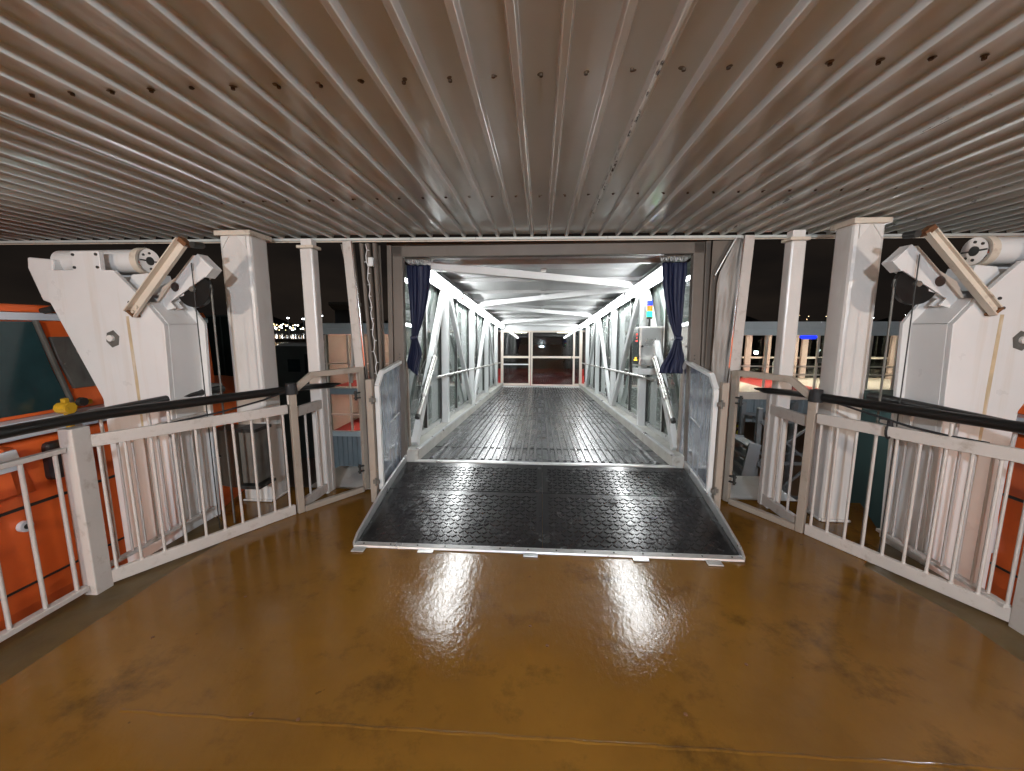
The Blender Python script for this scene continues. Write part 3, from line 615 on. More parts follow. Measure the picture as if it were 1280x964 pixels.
t = thing('fabric_strip', 'narrow brownish fabric strip sagging outside the left leaning post', 'fabric', (-1.86, 3.86, 1.1))
o = MB().loft([[(-1.80-.065*f+.05*math.sin((z-1.05)/1.33*math.pi)*1.1, 3.88, z), (-1.86-.04*f+.05*math.sin((z-1.05)/1.33*math.pi)*1.3, 3.86+.01*math.sin(z*7), z)] for z, f in [(1.05+i*.133, 1-i/10*.1) for i in range(11)]], False, False, True).build('cloth', TARP, t)
so = o.modifiers.new('thick', 'SOLIDIFY'); so.thickness = .003
# string of small lamps
t = thing('string_lights', 'white cord of tiny bulbs hanging beside the left portal post', 'string lights', (-1.58, 3.79, 2.3))
pts = [(-1.62+.05*(i/24)+.010*math.sin(i*1.9), 3.775, 2.36-i*.052) for i in range(25)]
MB().tube(pts, .0045, 5).build('cord', ROOFW, t)
bm = MB().cyl((0, 0, 0), (.022, 0, -.004), .006, 6, .003).mesh('bulb', ROOFW)
for i in range(1, 24, 2): piece('bulb', bm, t, pts[i], (0, 0, 0 if i % 4 == 1 else math.pi))
Bx(-1.60, -1.555, 3.76, 3.80, 2.16, 2.24).build('junction_box', ALUP, t, .004)

# ================================================================== DAVITS AND LIFEBOATS
def davit(sx, label, dx=0., bot=-3.30):
    def X(x): return sx*(-x)+dx            # coordinates given for the left davit (negative x)
    Y0, Y1 = 2.80, 3.09
    t = thing('boat_davit', label, 'davit', (X(-3.1), 2.95, -1.4), group='white lifeboat davits')
    def pr(poly, y0, y1, name, m, bev=.004): return MB().prism([(X(a), c) for a, c in poly], 'y', y0, y1).build(name, m, t, bev)
    body = [(-2.86, -1.5), (-2.745, 1.62), (-2.872, 1.78), (-3.09, 2.01), (-3.18, 2.01), (-3.18, 2.145), (-3.40, 2.145), (-3.40, 2.012), (-3.62, 2.012), (-3.63, 1.80), (bot-.01, 1.06), (bot, -1.5)]
    fp = pr(body, Y0, Y0+.035, 'front_plate', DAVM)
    rear = [(-2.80, -1.5), (-2.685, 1.63), (-2.80, 1.80), (-3.06, 2.03), (-3.62, 2.03), (-3.63, 1.80), (bot-.01, 1.06), (bot, -1.5)]
    pr(rear, Y1, Y1+.03, 'rear_plate', DAVM)
    # web closing the gangway side, the sloping shoulder and the back
    MB().prism([(X(-2.857), -1.5), (X(-2.742), 1.622), (X(-2.78), 1.622), (X(-2.89), -1.5)], 'y', Y0+.036, Y1-.001).build('side_web', DAVM, t)
    MB().prism([(X(-2.742), 1.625), (X(-2.869), 1.784), (X(-2.90), 1.76), (X(-2.779), 1.625)], 'y', Y0+.036, Y1-.001).build('shoulder_web', DAVM, t)
    MB().prism([(X(-2.92), 1.755), (X(-3.55), 1.60), (X(-3.55), 1.57), (X(-2.93), 1.725)], 'y', Y0+.036, Y1-.001).build('trough_floor', DAVM, t)
    MB().prism([(X(bot), -1.5), (X(bot-.01), 1.06), (X(-3.63), 1.80), (X(-3.60), 1.80), (X(bot+.02), 1.06), (X(bot+.03), -1.5)], 'y', Y0+.036, Y1-.001).build('back_web', DAVM, t)
    bolt = MB().cyl((0, 0, 0), (0, -.008, 0), .010, 8).mesh('bolt', DARKM)
    for a, c in ((-3.20, 2.12), (-3.38, 2.12), (-3.20, 2.03), (-3.38, 2.03), (-2.99, 1.78), (-3.02, 1.72)): piece('bolt', bolt, fp, (X(a), Y0, c))
    # eye plate with pin
    MB().prism([(X(-3.16+.055*math.cos(q)), 1.515+.065*math.sin(q)) for q in [k*math.pi/3+.3 for k in range(6)]], 'y', Y0-.004, Y0-.0005).build('worn_patch', GREYM, fp)
    MB().cyl((X(-3.165), Y0-.004, 1.52), (X(-3.165), Y0-.022, 1.52), .024, 12).build('pin', WHITE, fp)
    # rust runs
    rm = mat('rust_run', (.56, .44, .28), .5, 0, var=.2, vscale=8, dirt=(.70, .67, .64), dirt_amt=.9, dscale=5, dstretch=(8, 1, 1))
    MB().prism([(X(-3.035), 1.68), (X(-3.012), 1.68), (X(-3.004), 1.2), (X(-3.012), .5), (X(-3.022), .5), (X(-3.03), 1.2)], 'y', Y0-.0015, Y0-.0005).build('rust_run', rm, fp)
    # tube head with split flange
    tb = MB().cyl((X(-3.70), 2.99, 2.10), (X(-3.02), 2.99, 2.10), .085, 24).build('roller_tube', DAVM, t)
    MB().cyl((X(-3.05), 2.99, 2.10), (X(-3.0), 2.99, 2.10), .098, 24).build('tube_collar', RUSTW, tb, .004)
    MB().cyl((X(-2.999), 2.99, 2.10), (X(-2.98), 2.99, 2.10), .088, 24).build('split_flange', CHROME, tb, .004)
    MB().cyl((X(-2.9795), 2.99, 2.10), (X(-2.977), 2.99, 2.10), .032, 16).build('flange_bore', DARKM, tb)
    Bx(*sorted((X(-2.9795), X(-2.977))), 2.908, 2.955, 2.095, 2.105).build('flange_split', DARKM, tb); Bx(*sorted((X(-2.9795), X(-2.977))), 3.025, 3.072, 2.095, 2.105).build('flange_split', DARKM, tb)
    for y, z in ((2.99, 2.158), (2.99, 2.042), (2.94, 2.14), (3.04, 2.06)): MB().cyl((X(-2.9795), y, z), (X(-2.976), y, z), .009, 8).build('flange_bolt', DARKM, tb)
    # cradle below the tube
    MB().prism([(X(-3.05), 1.99), (X(-2.92), 2.0), (X(-2.90), 1.93), (X(-2.96), 1.84), (X(-3.10), 1.90)], 'y', 2.90, 3.085).build('tube_cradle', DAVM, t, .004)
    # head block at the outboard end
    MB().prism([(X(-3.64), 2.0), (X(-3.62), 2.10), (X(-3.83), 2.12), (X(-3.84), 2.04), (X(-3.76), 1.80), (X(-3.64), 1.76)], 'y', 2.86, 3.20).build('head_block', DAVM, t, .012)
    # arm with sheave
    ARM = [(-2.96, 1.70), (-2.76, 1.745), (-2.80, 1.79), (-2.50, 1.975), (-2.425, 2.035), (-2.52, 2.125), (-2.58, 2.13), (-2.735, 1.97), (-2.85, 1.90)]
    ar = MB().prism([(X(a_), c_) for a_, c_ in ARM], 'y', 2.93, 2.945).build('sheave_arm', DAVM, t, .003)
    MB().prism([(X(a_), c_) for a_, c_ in ARM], 'y', 2.992, 3.007).build('sheave_arm', DAVM, t, .003)
    MB().prism([(X(-2.49), 1.965), (X(-2.425), 2.028), (X(-2.53), 2.138), (X(-2.55), 2.12), (X(-2.452), 2.026), (X(-2.50), 1.977)], 'y', 2.918, 3.012).build('arm_end_plate', DAVM, t, .003)
    MB().prism([(X(-2.90), 1.86), (X(-2.75), 1.94), (X(-2.70), 1.92), (X(-2.70), 1.84), (X(-2.88), 1.78)], 'y', 2.95, 2.988).build('arm_gusset', DAVM, t, .003)
    sh = MB().cyl((X(-2.625), 2.951, 1.885), (X(-2.625), 2.986, 1.885), .135, 28).build('sheave', BLACKH, t, .006)
    MB().cyl((X(-2.615), 2.925, 1.885), (X(-2.615), 2.953, 1.885), .02, 10).build('sheave_pin', STEEL, sh)
    MB().cyl((X(-2.735), 2.918, 1.90), (X(-2.735), 2.928, 1.90), .034, 14).build('arm_bolt', CHROME, t)
    for xw, yw in ((-2.495, 2.97), (-2.57, 2.90)):
        MB().tube([(X(xw), yw, 1.92 if xw > -2.53 else 2.07), (X(xw-.005), yw, .9), (X(xw-.02), yw+.02, -1.4)], 0.0075 if xw > -2.53 else .004, 6).build('wire_rope', GREYM if xw > -2.53 else DARKM, t)
    # rusty channel bar lying across the plate
    p, q = Vector((X(-2.48), 2.765, 2.19)), Vector((X(-2.94), 2.765, 1.695)); d = (q-p).normalized(); n = Vector((d.z, 0, -d.x))
    MB().bar(p, q, .055, .008, (0, 1, 0)).build('channel_web', RUSTW, t, .002)
    MB().bar(p+n*.031+Vector((0, -.022, 0)), q+n*.031+Vector((0, -.022, 0)), .008, .05, (0, 1, 0)).build('channel_flange', RUSTW, t, .002)
    MB().bar(p-n*.031+Vector((0, -.012, 0)), q-n*.031+Vector((0, -.012, 0)), .008, .03, (0, 1, 0)).build('channel_flange', RUSTW, t, .002)
    MB().bar(p-d*.012, p+d*.02, .07, .058, (0, 1, 0)).build('rusty_end', RUSTM, t, .004)
    MB().bar(q-d*.012, q+d*.004, .068, .06, (0, 1, 0)).build('rusty_end', RUSTM, t, .004)
    MB().cyl((p+Vector((X(-2.43)-X(-2.48), 0, -.01)))+Vector((0, .0, -.01)), (p+Vector((X(-2.43)-X(-2.48), .09, -.01))), .022, 10).build('guide_roller', DARKM, t)
    for f in (.9, .97):
        c = p.lerp(q, f); MB().cyl(c+Vector((0, -.005, 0)), c+Vector((0, -.018, 0)), .012, 8).build('channel_bolt', RUSTW, t)
    return t
davit(-1, 'white lifeboat davit left of the gangway with rust streaks and a rusty bar on top')
davit(1, 'white lifeboat davit right of the gangway, cut by the right edge of the photo', -.115, -3.21)

def lifeboat(sx, label, dx=0., yend=9.):
    def X(x): return sx*(-x)
    K = 1.207
    t = thing('lifeboat', label, 'lifeboat', (X(-4.6*K)+dx, .5*K, -2.3), group='orange lifeboats')
    class MB(globals()['MB']):                      # drawn small, built at full size
        def build(s, *a, **k): s.v = [(x*K+dx, y*K, 1.6+(z-1.6)*K) for x, y, z in s.v]; return super().build(*a, **k)
    def Bx(*a): return MB().box(*a)
    ys = [(-3.6, .55), (-3.0, .86), (-2.0, 1.), (0, 1.), (2.6, 1.), (4.22, 1.), (4.6, .86), (5.0, .5), (5.2, .2)]
    ys = [(min(y_, yend+.01*i_), s_) for i_, (y_, s_) in enumerate(ys)]
    def lf(sec, name, m, bev=0., y0=-9, y1=9, extra=None):
        rings = []
        yy = [(y, s) for y, s in (ys if name == 'hull' else ys[:5]+[(min(3.3, yend+.06), 1.), (min(3.72, yend+.08), .93)]) if y0 <= y <= y1]
        if extra: yy = extra
        for y, s in yy:
            rings.append([(X(-4.6+(x+4.6)*s), y, z if z > .3 else z*1.) for x, z in sec])
        return MB().loft(rings, True, True, False).build(name, m, t, bev)
    hull = [(-4.6, -1.6), (-3.9, -1.35), (-3.35, -.8), (-3.13, -.1), (-3.05, .55), (-3.03, .93), (-3.2, .95), (-6.0, .95), (-6.17, .93), (-6.15, .55), (-6.07, -.1), (-5.85, -.8), (-5.3, -1.35)]
    lf(hull, 'hull', ORANGE, .02)
    # dark seams and strakes on the hull side
    for z, x, h in ((.535, -3.05, .016), (.03, -3.115, .012)):
        Bx(*sorted((X(x+.012), X(x-.02))), -2.2, min(3.3, yend), z, z+h).build('strake', DARKM, t, .002)
    lf([(-3.00, .955), (-3.0, 1.055), (-3.1, 1.06), (-6.1, 1.06), (-6.2, .955)], 'gunwale', BLUEW, .01)
    lf([(-3.08, 1.062), (-3.10, 1.64), (-6.1, 1.64), (-6.12, 1.062)], 'canopy_side', ORANGE, .01)
    lf([(-3.085, 1.642), (-3.085, 1.688), (-6.12, 1.688), (-6.12, 1.642)], 'white_stripe', BLUEW, .004)
    lf([(-3.10, 1.69), (-3.13, 1.738), (-3.5, 1.745), (-5.6, 1.745), (-6.1, 1.738), (-6.1, 1.69)], 'canopy_top', ORANGE, .02)
    # dark window band
    w = MB(); 
    w.prism([(.2, 1.085), (2.40, 1.085), (2.33, 1.35), (2.27, 1.635), (.2, 1.635)], 'x', X(-3.09), X(-3.072)).build('window', TEAL, t, .006)
    MB().bar((X(-3.068), 2.41, 1.08), (X(-3.068), 2.28, 1.64), .02, .03, (1, 0, 0)).build('window_seal', GREYM, t, .004)
    # weathered metal panel
    pn = MB().prism([(2.43, 1.20), (2.72, 1.20), (2.72, 1.54), (2.34, 1.54), (2.36, 1.42)], 'x', X(-3.085), X(-3.062)).build('metal_panel', GREYM, t, .006)
    for y, z in ((2.48, 1.44), (2.62, 1.44), (2.40, 1.36), (2.66, 1.25)): MB().cyl((X(-3.062), y, z), (X(-3.052), y, z), .013, 8).build('panel_bolt', GREYM, pn)
    MB().cyl((X(-3.0615), 2.57, 1.26), (X(-3.058), 2.57, 1.26), .035, 14).build('panel_port', DARKM, pn)
    # yellow release gear
    rg = MB().cyl((X(-3.0), 2.28, 1.10), (X(-2.92), 2.28, 1.10), .035, 10).bar((X(-2.97), 2.30, 1.0), (X(-2.97), 2.29, 1.16), .03, .03).bar((X(-2.95), 2.26, 1.11), (X(-2.95), 2.42, 1.12), .03, .03).build('release_hook', YELLOW, t, .006)
    MB().bar((X(-2.95), 2.28, .80), (X(-2.95), 2.285, 1.0), .03, .03).build('strap', YELLOW, rg, .006)
    MB().cyl((X(-2.93), 2.34, 1.13), (X(-2.90), 2.34, 1.13), .028, 8).build('clamp', DARKM, rg)
    # hull fittings
    MB().cyl((X(-3.06), 2.05, .43), (X(-3.03), 2.05, .43), .033, 18).build('fairlead', BLUEW, t, .004)
    MB().cyl((X(-3.0295), 2.05, .43), (X(-3.027), 2.05, .43), .016, 12).build('fairlead_hole', DARKM, t)
    MB().loft([[(X(-3.04), 1.3, .62), (X(-2.95), 1.3, .66), (X(-2.96), 1.3, .93), (X(-3.04), 1.3, .95)], [(X(-3.04), 2.0, .62), (X(-2.95), 1.98, .66), (X(-2.96), 1.96, .93), (X(-3.04), 1.96, .95)], [(X(-3.04), 2.12, .62), (X(-3.03), 2.12, .62), (X(-3.03), 2.06, .90), (X(-3.04), 2.05, .92)]], True, True).build('orange_hump', ORANGE, t, .012)
    MB().prism([(1.83, .80), (1.85, .91), (2.00, .92), (2.02, .80)], 'x', X(-2.955), X(-2.935)).build('metal_plate', BLUEW, t, .006)
    Bx(*sorted((X(-3.05), X(-3.075))), 1.55, 1.86, .33, .37).build('reflective_tape', ALUP, t)
    Bx(*sorted((X(-2.98), X(-3.06))), 2.18, 2.42, .66, .90).build('black_fender', BLACKR, t, .03)
    for y in (.9, 2.35, 2.9): MB().cyl((X(-3.1), y, 1.70), (X(-3.02), y, 1.715), .02, 8).build('canopy_clip', DARKM, t)
    Bx(*sorted((X(-3.07), X(-3.09))), 2.72, 3.2, .66, .93).build('side_hatch', BLUEW, t, .006)
    Bx(*sorted((X(-3.06), X(-3.10))), 2.70, 3.3, .12, .50).build('side_locker', BLUEW, t, .006)
    MB().tube([(X(-3.02), 2.75, .88), (X(-2.99), 2.8, .80), (X(-3.01), 2.86, .76), (X(-2.99), 2.84, .66)], .014, 6).build('grab_line', DARKM, t)
    for z in (.30, .22): MB().bar((X(-3.055), 2.73, z), (X(-3.03), 2.9, z+.02), .02, .02).build('fitting', DARKM, t, .004)
lifeboat(-1, 'orange and white covered lifeboat with dark teal windows, left of the deck')
lifeboat(1, 'orange and white covered lifeboat mostly hidden behind the right davit', -.10, 3.4)

# ================================================================== TERMINAL GALLERY ACROSS THE FAR END
TG = thing('terminal_gallery', 'long lit terminal gallery with pink panels and red carpet across the gangway end', 'building', (3, 14, -6))
FY = 13.72; GX0, GX1 = -7.55, 20.
def tp(name, m, *a, bev=0.): return Bx(*a).build(name, m, TG, bev)
tp('roof_fascia', ROOFB, GX0, -1.6, FY-.10, FY+.12, 1.56, 1.74, bev=.01); tp('roof_fascia', ROOFB, 1.7, GX1, FY-.10, FY+.12, 1.56, 1.78, bev=.01)
tp('lower_fascia', ROOFB, GX0, -1.6, FY-.04, FY+.10, 1.36, 1.557, bev=.01); tp('lower_fascia', ROOFB, 1.7, GX1, FY-.04, FY+.10, 1.34, 1.557, bev=.01)
tp('roof', BLUEGREY, GX0, GX1, FY+.13, 18.2, 1.50, 1.70)
tp('gallery_ceiling', CREAMF, GX0+.1, GX1, FY+.13, 18.0, 1.44, 1.498)
cf = tp('gallery_floor', CREAMF, GX0, GX1, FY+.02, 18.0, -.75, -.52)
tp('red_carpet', REDC, GX0+.1, 2.2, FY+.35, 17.9, -.519, -.512); tp('red_carpet', REDC, 7.9, 9.7, FY+.35, 17.9, -.519, -.512)
tp('floor_edge', BLUEGREY, GX0, -1.55, FY-.02, FY+.06, -.76, -.55); tp('floor_edge', CREAMF, 1.6, GX1, FY-.02, FY+.06, -.76, -.55)
# right underside: corrugated strip
b = MB(); n = 0; x = 1.7
poly = []
while x < GX1: poly += [(x, FY+.06), (x+.10, FY+.06), (x+.13, FY+.10), (x+.23, FY+.10)]; x += .26
poly += [(GX1, FY+.3), (1.7, FY+.3)]
b.prism(poly, 'z', -1.55, -.78).build('corrugated_skirt', BLUEGREY, TG)
# left lower storey
tp('lower_floor', REDC, GX0, -1.6, FY+.1, 18, -2.35, -2.15)
tp('lower_sill', ROOFB, GX0, -1.6, FY-.06, FY+.08, -2.28, -2.10, bev=.006)
poly = []; x = GX0
while x < -1.7: poly += [(x, FY), (x+.07, FY), (x+.09, FY+.03), (x+.16, FY+.03)]; x += .18
poly += [(-1.6, FY+.3), (GX0, FY+.3)]
MB().prism(poly, 'z', -3.5, -2.29).build('corrugated_skirt', BLUEGREY, TG)
tp('base_band', ALUP, GX0, -1.6, FY-.1, FY+.2, -3.72, -3.51); tp('base_wall', CONC, GX0+.1, -1.6, FY+.1, FY+.4, -6, -3.73)
# back walls
tp('back_wall', PINKW, GX0, -4.2, 16.2, 16.35, -.511, 1.438)
for k in range(4): tp('wall_panel', PINKW, GX0+.05+k*.84, GX0+.05+k*.84+.82, 16.16, 16.198, -.50, 1.43, bev=.006)
tp('back_wall', PINKW, GX0, -1.6, 16.2, 16.35, -2.14, -.76)
MB().prism([(-7.4, -1.75), (-1.7, -.95), (-1.7, -1.10), (-7.4, -1.95)], 'y', 15.2, 15.3).build('sloping_handrail', PINKW, TG)
MB().prism([(-7.4, -2.1), (-4.2, -1.5), (-1.7, -1.5), (-1.7, -2.13), (-7.4, -2.13)], 'y', 15.32, 16.1).build('sloping_ramp', REDC, TG)
tp('end_wall', PINKW, GX0, GX0+.1, FY+.06, 18, -2.1, 1.43)
tp('left_light_strip', emis('dim_gallery_light', (1., .80, .70), 42.), -6.9, -2.4, 14.9, 15.02, 1.40, 1.436)
pil = Bx(-.11, .11, -.06, .06, -.511, 1.438).mesh('pillar', PINKW)
for k, x in enumerate([3.3+.78*i+.22*math.sin(i*2.3) for i in range(21)]): piece('pillar', pil, TG, (x, 17.6, 0))
tp('back_glass', DGLASS, -4.1, GX1, 17.75, 17.76, -.5, 1.43)
tp('back_rail', CREAMF, 1.9, GX1, 17.68, 17.72, .30, .38); tp('back_rail', REDC, -4.1, 1.9, 17.68, 17.74, -.50, -.2)
tp('dark_partition', DARKM, -4.1, 1.9, 17.5, 17.56, -.15, 1.43)
# facade mullions, rails and panes
mu = Bx(-.03, .03, FY, FY+.06, -.549, 1.337).mesh('mullion', CREAMF); mul = Bx(-.03, .03, FY, FY+.06, -2.099, -.763).mesh('mullion', CREAMF)
pa = Bx(.031, .769, FY+.028, FY+.034, -.548, 1.33).mesh('pane', GLASS); pal = Bx(.031, .769, FY+.028, FY+.034, -2.09, -.77).mesh('pane', GLASS)
for k in range(8):
    x = GX0+.03+k*.8
    if x < -1.6:
        piece('mullion', mu, TG, (x, 0, 0)); piece('mullion', mul, TG, (x, 0, 0))
        if x < -2.3: piece('pane', pa, TG, (x, 0, 0)); piece('pane', pal, TG, (x, 0, 0))
for k in range(22):
    x = 1.75+k*.8; piece('mullion', mu, TG, (x, 0, 0)); piece('pane', pa, TG, (x, 0, 0))
for x0, x1 in ((GX0, -1.6), (1.7, GX1)):
    for z in (.32, .05): tp('facade_rail', CREAMF, x0, x1, FY-.035, FY-.005, z, z+.04)
tp('facade_rail', CREAMF, GX0, -1.6, FY-.035, FY-.005, -1.50, -1.46)
for k, x in enumerate((-6.5, -4.9, -3.3)):
    tp('ceiling_light', bpy.data.materials['dim_gallery_light'], x, x+.9, 14.6, 14.8, -.80, -.765)
for k, x in enumerate((-.9, .6)): tp('ceiling_light', GLOWP, x, x+.4, 14.6, 14.75, 1.40, 1.436)
for k in range(8): tp('ceiling_light', GLOWP, 3.2+k*2, 4.5+k*2, 15.9, 16.2, 1.40, 1.436)
for x in (8.6, 11.3, 12.2): MB().cyl((x, 16.8, .55), (x, 16.8, .65), .07, 10).build('lobby_lamp', HARB, TG)
# legs
for x in (-5, 3.5, 9.3, 15): tp('support_leg', GALV, x-.15, x+.15, 16, 16.3, -6, -.76)

t = thing('blue_sign', 'small glowing blue sign under the gallery ceiling to the right', 'sign', (9.1, 14.6, 1.2))
MB().prism([(8.95+.0, 1.20), (9.4, 1.20), (9.47, 1.27), (9.4, 1.34), (8.95, 1.34), (8.88, 1.27)], 'y', 14.6, 14.66).build('sign_face', BLUEL, t, .01)
Bx(9.15, 9.2, 14.61, 14.65, 1.343, 1.438).build('hanger', DARKM, t)
t = thing('luggage_trolley', 'white wheeled trolley on the red carpet inside the right gallery', 'trolley', (8.7, 15, -.51))
Bx(8.35, 9.05, 14.8, 15.2, -.25, -.21).build('tray', ALUP, t, .006)
MB().tube([(8.36, 15, -.23), (8.30, 15, .35), (8.34, 15, .5), (8.5, 15, .52)], .04, 8).build('push_frame', ROOFW, t)
for x in (8.42, 8.98):
    MB().bar((x, 15, -.25), (x, 15, -.43), .03, .03).build('leg', ALUP, t); MB().cyl((x, 14.97, -.46), (x, 15.03, -.46), .05, 12).build('wheel', DARKM, t)
for z in (.05, .22): MB().bar((8.38, 15, z), (9.02, 15, z), .03, .03).build('rail', ALUP, t)

# trestle under the right gallery
t = thing('lattice_trestle', 'grey steel lattice trestle standing under the right gallery', 'trestle', (8.2, 12.8, -6))
for x in (6.6, 8.2, 9.6):
    for y in (12.4, 13.4): MB().bar((x, y, -6), (x, y, -.8), .14, .14).build('leg', GALV, t, .01)
for z in (-5.5, -4., -2.5, -1.2):
    for y in (12.4, 13.4): MB().bar((6.6, y, z), (9.6, y, z), .09, .09).build('cross_beam', GALV, t)
for i, (za, zb) in enumerate(((-5.5, -4), (-4, -2.5), (-2.5, -1.2))):
    for xa, xb in ((6.6, 8.2), (8.2, 9.6)):
        MB().bar((xa, 12.33, za), (xb, 12.33, zb), .07, .05).build('brace', GALV, t); MB().bar((xb, 12.27, za), (xa, 12.27, zb), .07, .05).build('brace', GALV, t)
t = thing('stair_tower', 'grey stair flight leaning down to the quay beside the right gate', 'stairs', (5.2, 11, -6))
for y in (10.6, 11.5): MB().bar((5.6, y, -1.4), (4.9, y, -5.9), .05, .30, (1, 0, 0)).build('stringer', GALV, t)
for i in range(16): Bx(5.58-.7*i/16-.16, 5.58-.7*i/16+.16, 10.63, 11.47, -1.5-4.4*i/16, -1.46-4.4*i/16).build('step', GALV, t)
t = thing('green_tank_frame', 'dark green panelled cabin with pale rails behind the right column', 'cabin', (9.5, 8.6, -6))
Bx(8.3, 12.4, 8.6, 11, -6, .0).build('cabin_wall', GREENB, t)
for z in (-3.2, -2.0, -.9): Bx(8.28, 12.4, 8.5, 8.58, z, z+.07).build('rail', ALUP, t)
for k in range(5): Bx(8.3+k*.9, 8.38+k*.9, 8.52, 8.58, -6, -.05).build('upright', GREENB, t)

# person on the quay
def person(label, loc, rz):
    t = thing('person', label, 'person', loc, (0, 0, rz), local=True)
    V = [(0, 0, .95), (0, 0, 1.2), (0, 0, 1.42), (0, -.01, 1.52), (0, -.03, 1.64), (.09, 0, .92), (.11, -.06, .5), (.12, .0, .09), (.13, -.15, .04), (-.09, 0, .92), (-.11, .1, .5), (-.12, .16, .1), (-.13, .02, .05), (.19, 0, 1.4), (.25, .04, 1.12), (.24, -.1, .88), (-.19, 0, 1.4), (-.25, .0, 1.12), (-.24, -.14, .9)]
    Ed = [(0, 1), (1, 2), (2, 3), (3, 4), (0, 5), (5, 6), (6, 7), (7, 8), (0, 9), (9, 10), (10, 11), (11, 12), (2, 13), (13, 14), (14, 15), (2, 16), (16, 17), (17, 18)]
    Rr = [.15, .14, .15, .06, .11, .09, .065, .05, .04, .09, .065, .05, .04, .07, .05, .04, .07, .05, .04]
    me = bpy.data.meshes.new('body'); me.from_pydata(V, Ed, []); o = bpy.data.objects.new('body', me); C.objects.link(o); o.parent = t
    sk = o.modifiers.new('skin', 'SKIN'); 
    for i, r in enumerate(Rr): me.skin_vertices[0].data[i].radius = (r, r*.8)
    me.skin_vertices[0].data[0].use_root = True; ss = o.modifiers.new('sub', 'SUBSURF'); ss.levels = 2; ss.render_levels = 2
    me.materials.append(CLOTH)
    MB().loft([[(.21*s*math.cos(a), .16*s*math.sin(a), z) for a in [k*math.pi/7 for k in range(14)]] for z, s in ((.86, .98), (1.1, 1.0), (1.3, 1.08), (1.43, .9), (1.47, .5))], True, False, True).build('yellow_vest', HIVIS, t, off=(0, 0, 0))
    MB().loft([[(.085*s*math.cos(a), -.03+.10*s*math.sin(a), z) for a in [k*math.pi/6 for k in range(12)]] for z, s in ((1.54, .5), (1.58, .85), (1.66, 1.), (1.73, .85), (1.765, .4))], True, True, True).build('face', SKIN, t, off=(0, 0, 0))
    MB().loft([[(.095*s*math.cos(a), -.01+.11*s*math.sin(a), z) for a in [k*math.pi/6 for k in range(12)]] for z, s in ((1.68, 1.05), (1.74, 1.), (1.79, .5))], True, True, True).build('cap', HIVIS, t, off=(0, 0, 0))
person('person in a yellow vest and dark trousers walking on the quay below', (11.9, 24.6, -6), .6)

# ================================================================== QUAY, WATER, HARBOUR
struct(Bx(-40, 80, 5.2, 110, -7, -6).build('quay', CONC))
struct(MB().box(-3500, 3500, -400, 5500, -8.6, -8.5).build('harbour_water', mat('dark_harbour_water', (.006, .008, .010), .12, 0, var=.2, bump=.5, bscale=.4)))
struct(MB().prism([(-900, 690), (-500, 660), (-200, 670), (100, 660), (500, 640), (1200, 640), (1200, 900), (-900, 900)], 'z', -8.4, -4).build('far_shore', mat('far_shore_ground', (.03, .03, .03), .8, 0)))
b = MB()
for i in range(24):
    x = -900+i*95; b.add([(x-90, 900, -8), (x, 900, 10+18*abs(math.sin(i*1.7))), (x+100, 900, -8), (x, 1050, -8)], [(0, 1, 2), (0, 3, 1), (1, 3, 2)])
struct(b.build('far_hills', mat('far_hill_ground', (.015, .017, .015), .9, 0)))
def quay_lamp(label, x, y, h, base, m, s=1., grp='lamp posts in the harbour'):
    t = thing('lamp_post', label, 'lamp post', (x, y, base), group=grp)
    MB().cyl((x, y, base), (x, y, h), .14*s, 8, .08*s).build('pole', GALV, t); MB().bar((x-.5*s, y, h), (x+.5*s, y, h+.05), .35*s, .14*s).build('lamp_arm', GALV, t)
    MB().cyl((x, y-.1, h-.28*s), (x, y-.1, h-.1*s), .30*s, 10).build('lamp_head', m, t)
for x, y, h, lab in ((-192.4, 300, 9.0, 'tall white harbour lamp, leftmost between the left column and the slim post'), (-180.4, 300, 8.4, 'tall white harbour lamp just left of the slim left post'), (-165.7, 300, 10.7, 'tall white harbour lamp just right of the slim left post'), (-142., 300, 10.7, 'tall white harbour lamp close to the left leaning post'), (-159, 300, 2.8, 'low bright white harbour lamp between the slim post and the grey tower')):
    quay_lamp(lab, x, y, h, -8.4, HARB, 2.6)
struct(Bx(-330, -90, 296, 306, -8.48, -7.2).build('breakwater', CONC))
for x, y, lab in ((-2.5, 26, 'sodium lamp post on the quay behind the gangway'), (14, 18.8, 'sodium lamp post on the quay behind the right gallery'), (7.5, 6.4, 'sodium lamp post low on the quay beside the ship to the right')):
    quay_lamp(lab, x, y, -1.2 if y < 10 else 0.2, -6, SODIUM, .8, 'lamp posts on the quay')
quay_lamp('added white lamp post hidden behind the right column to light the gallery fascia', 6.36, 9.0, .9, -6, emis('added_white_light', (.9, .94, 1.), 230.), .8, 'lamp posts on the quay')  # unseen lamp added to brighten the right gallery fascia
quay_lamp('added white lamp post out of sight on the left to light the gallery skirt', -7.4, 9.2, -1.6, -6, emis('added_white_light', (.85, .93, 1.), 170.), .8, 'lamp posts on the quay')  # unseen lamp added to brighten the left gallery cladding
b = MB(); b2 = MB()
for i in range(190):
    x = random.choice((random.uniform(-450, -270), random.uniform(-450, -270), random.uniform(150, 700))); y = random.uniform(560, 660); z = random.choice((-3, -1.5, 0, 1.5, 3, 5))+random.random()*2; s = random.uniform(.2, .62)
    if x > 0: s *= .7; y += 230; z += random.uniform(0, 22)
    (b if random.random() < .55 else b2).box(x-s, x+s, y-s, y+s, z-s, z+s)
o = b.build('harbour_lights', HARB); o['kind'] = 'stuff'; tag(o, 'white pinprick lights scattered along the far shore', 'lights')
o = b2.build('warm_harbour_lights', HARBW); o['kind'] = 'stuff'; tag(o, 'warm yellow pinprick lights scattered along the far shore', 'lights')
b = MB()
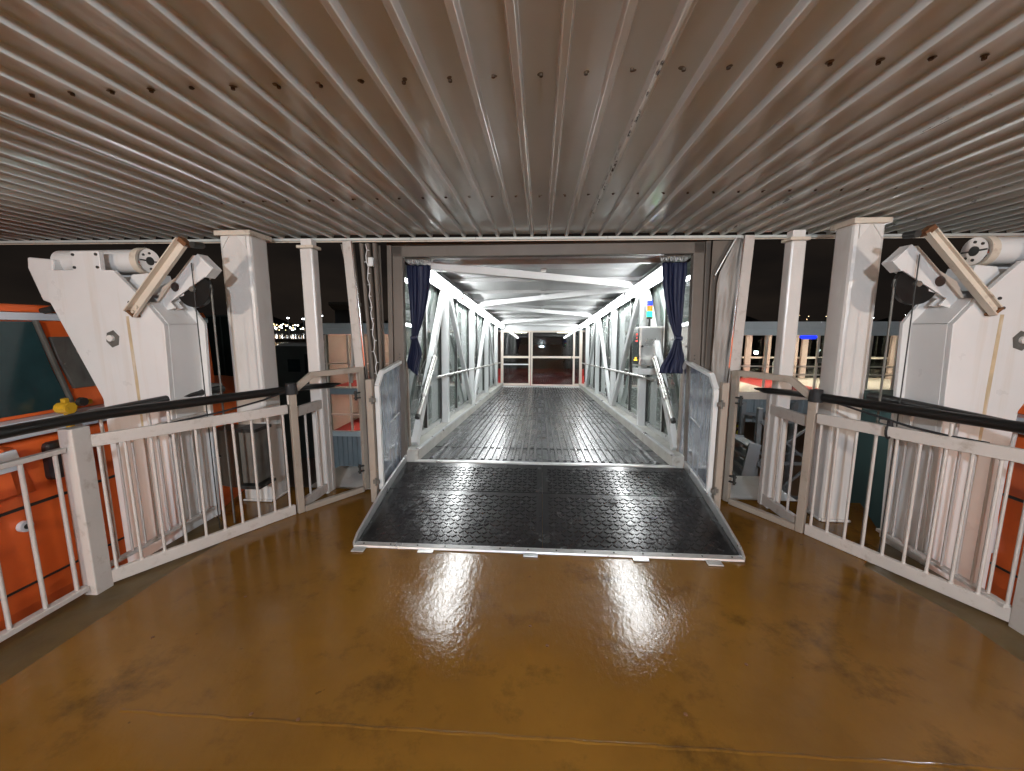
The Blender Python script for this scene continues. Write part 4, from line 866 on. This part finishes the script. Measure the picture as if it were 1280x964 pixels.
for i in range(14): x = -330+i*17; b.box(x-8, x+6, 640, 650, -4, -2.4-random.random())
o = b.build('shore_sheds', GALV); o['kind'] = 'stuff'; tag(o, 'row of pale low sheds along the far shore', 'sheds')
# grey tower and sheds beyond
t = thing('concrete_tower', 'grey tower with a wider cap standing beyond the left gallery roof', 'tower', (-19.5, 40, -6))
Bx(-20.35, -18.8, 39.3, 40.7, -6, 3.3).build('shaft', BLUEGREY, t, .03); MB().loft([[(-19.57+s*1.0, 40+s2*1.0, 3.301) for s, s2 in ((-.85, -.8), (.85, -.8), (.85, .8), (-.85, .8))], [(-19.57+s, 40+s2, 3.75) for s, s2 in ((-1.15, -1.1), (1.15, -1.1), (1.15, 1.1), (-1.15, 1.1))], [(-19.57+s, 40+s2, 4.05) for s, s2 in ((-1.15, -1.1), (1.15, -1.1), (1.15, 1.1), (-1.15, 1.1))]]).build('cap', ROOFB, t)
t = thing('dark_shed', 'low dark quay building with a pale roof edge behind the slim left post', 'building', (-14, 24, -6))
Bx(-15.6, -12.0, 22, 28, -6, .55).build('wall', DARKB, t); Bx(-14.7, -11.9, 21.9, 28.1, .551, .70).build('roof_edge', ROOFB, t); Bx(-14.3, -13.6, 21.94, 21.99, -.9, -.2).build('window', TEAL, t); Bx(-13.3, -12.8, 21.94, 21.99, -1.9, .1).build('door', GREENB, t)
t = thing('green_shed', 'tall dark green shed between the left davit and the left column', 'building', (-18, 24, -6))
Bx(-20.5, -17.6, 22.2, 24.5, -6, 2.2).build('wall', GREENB, t); Bx(-20.6, -17.5, 22.1, 24.6, 2.201, 2.3).build('roof_edge', DARKB, t)
for k in range(3): Bx(-20.4+k*1.05, -20.34+k*1.05, 22.14, 22.19, -5.5, 2.19).build('cladding_joint', DARKB, t)
t = thing('pink_panel', 'small lit pink sign board outside between the left davit and column', 'sign', (-15.6, 20, -6))
Bx(-14.9, -14.5, 20, 20.1, .2, 1.3).build('board', PINKW, t); MB().bar((-14.7, 20.06, -6), (-14.7, 20.06, .199), .08, .06).build('pole', GALV, t)
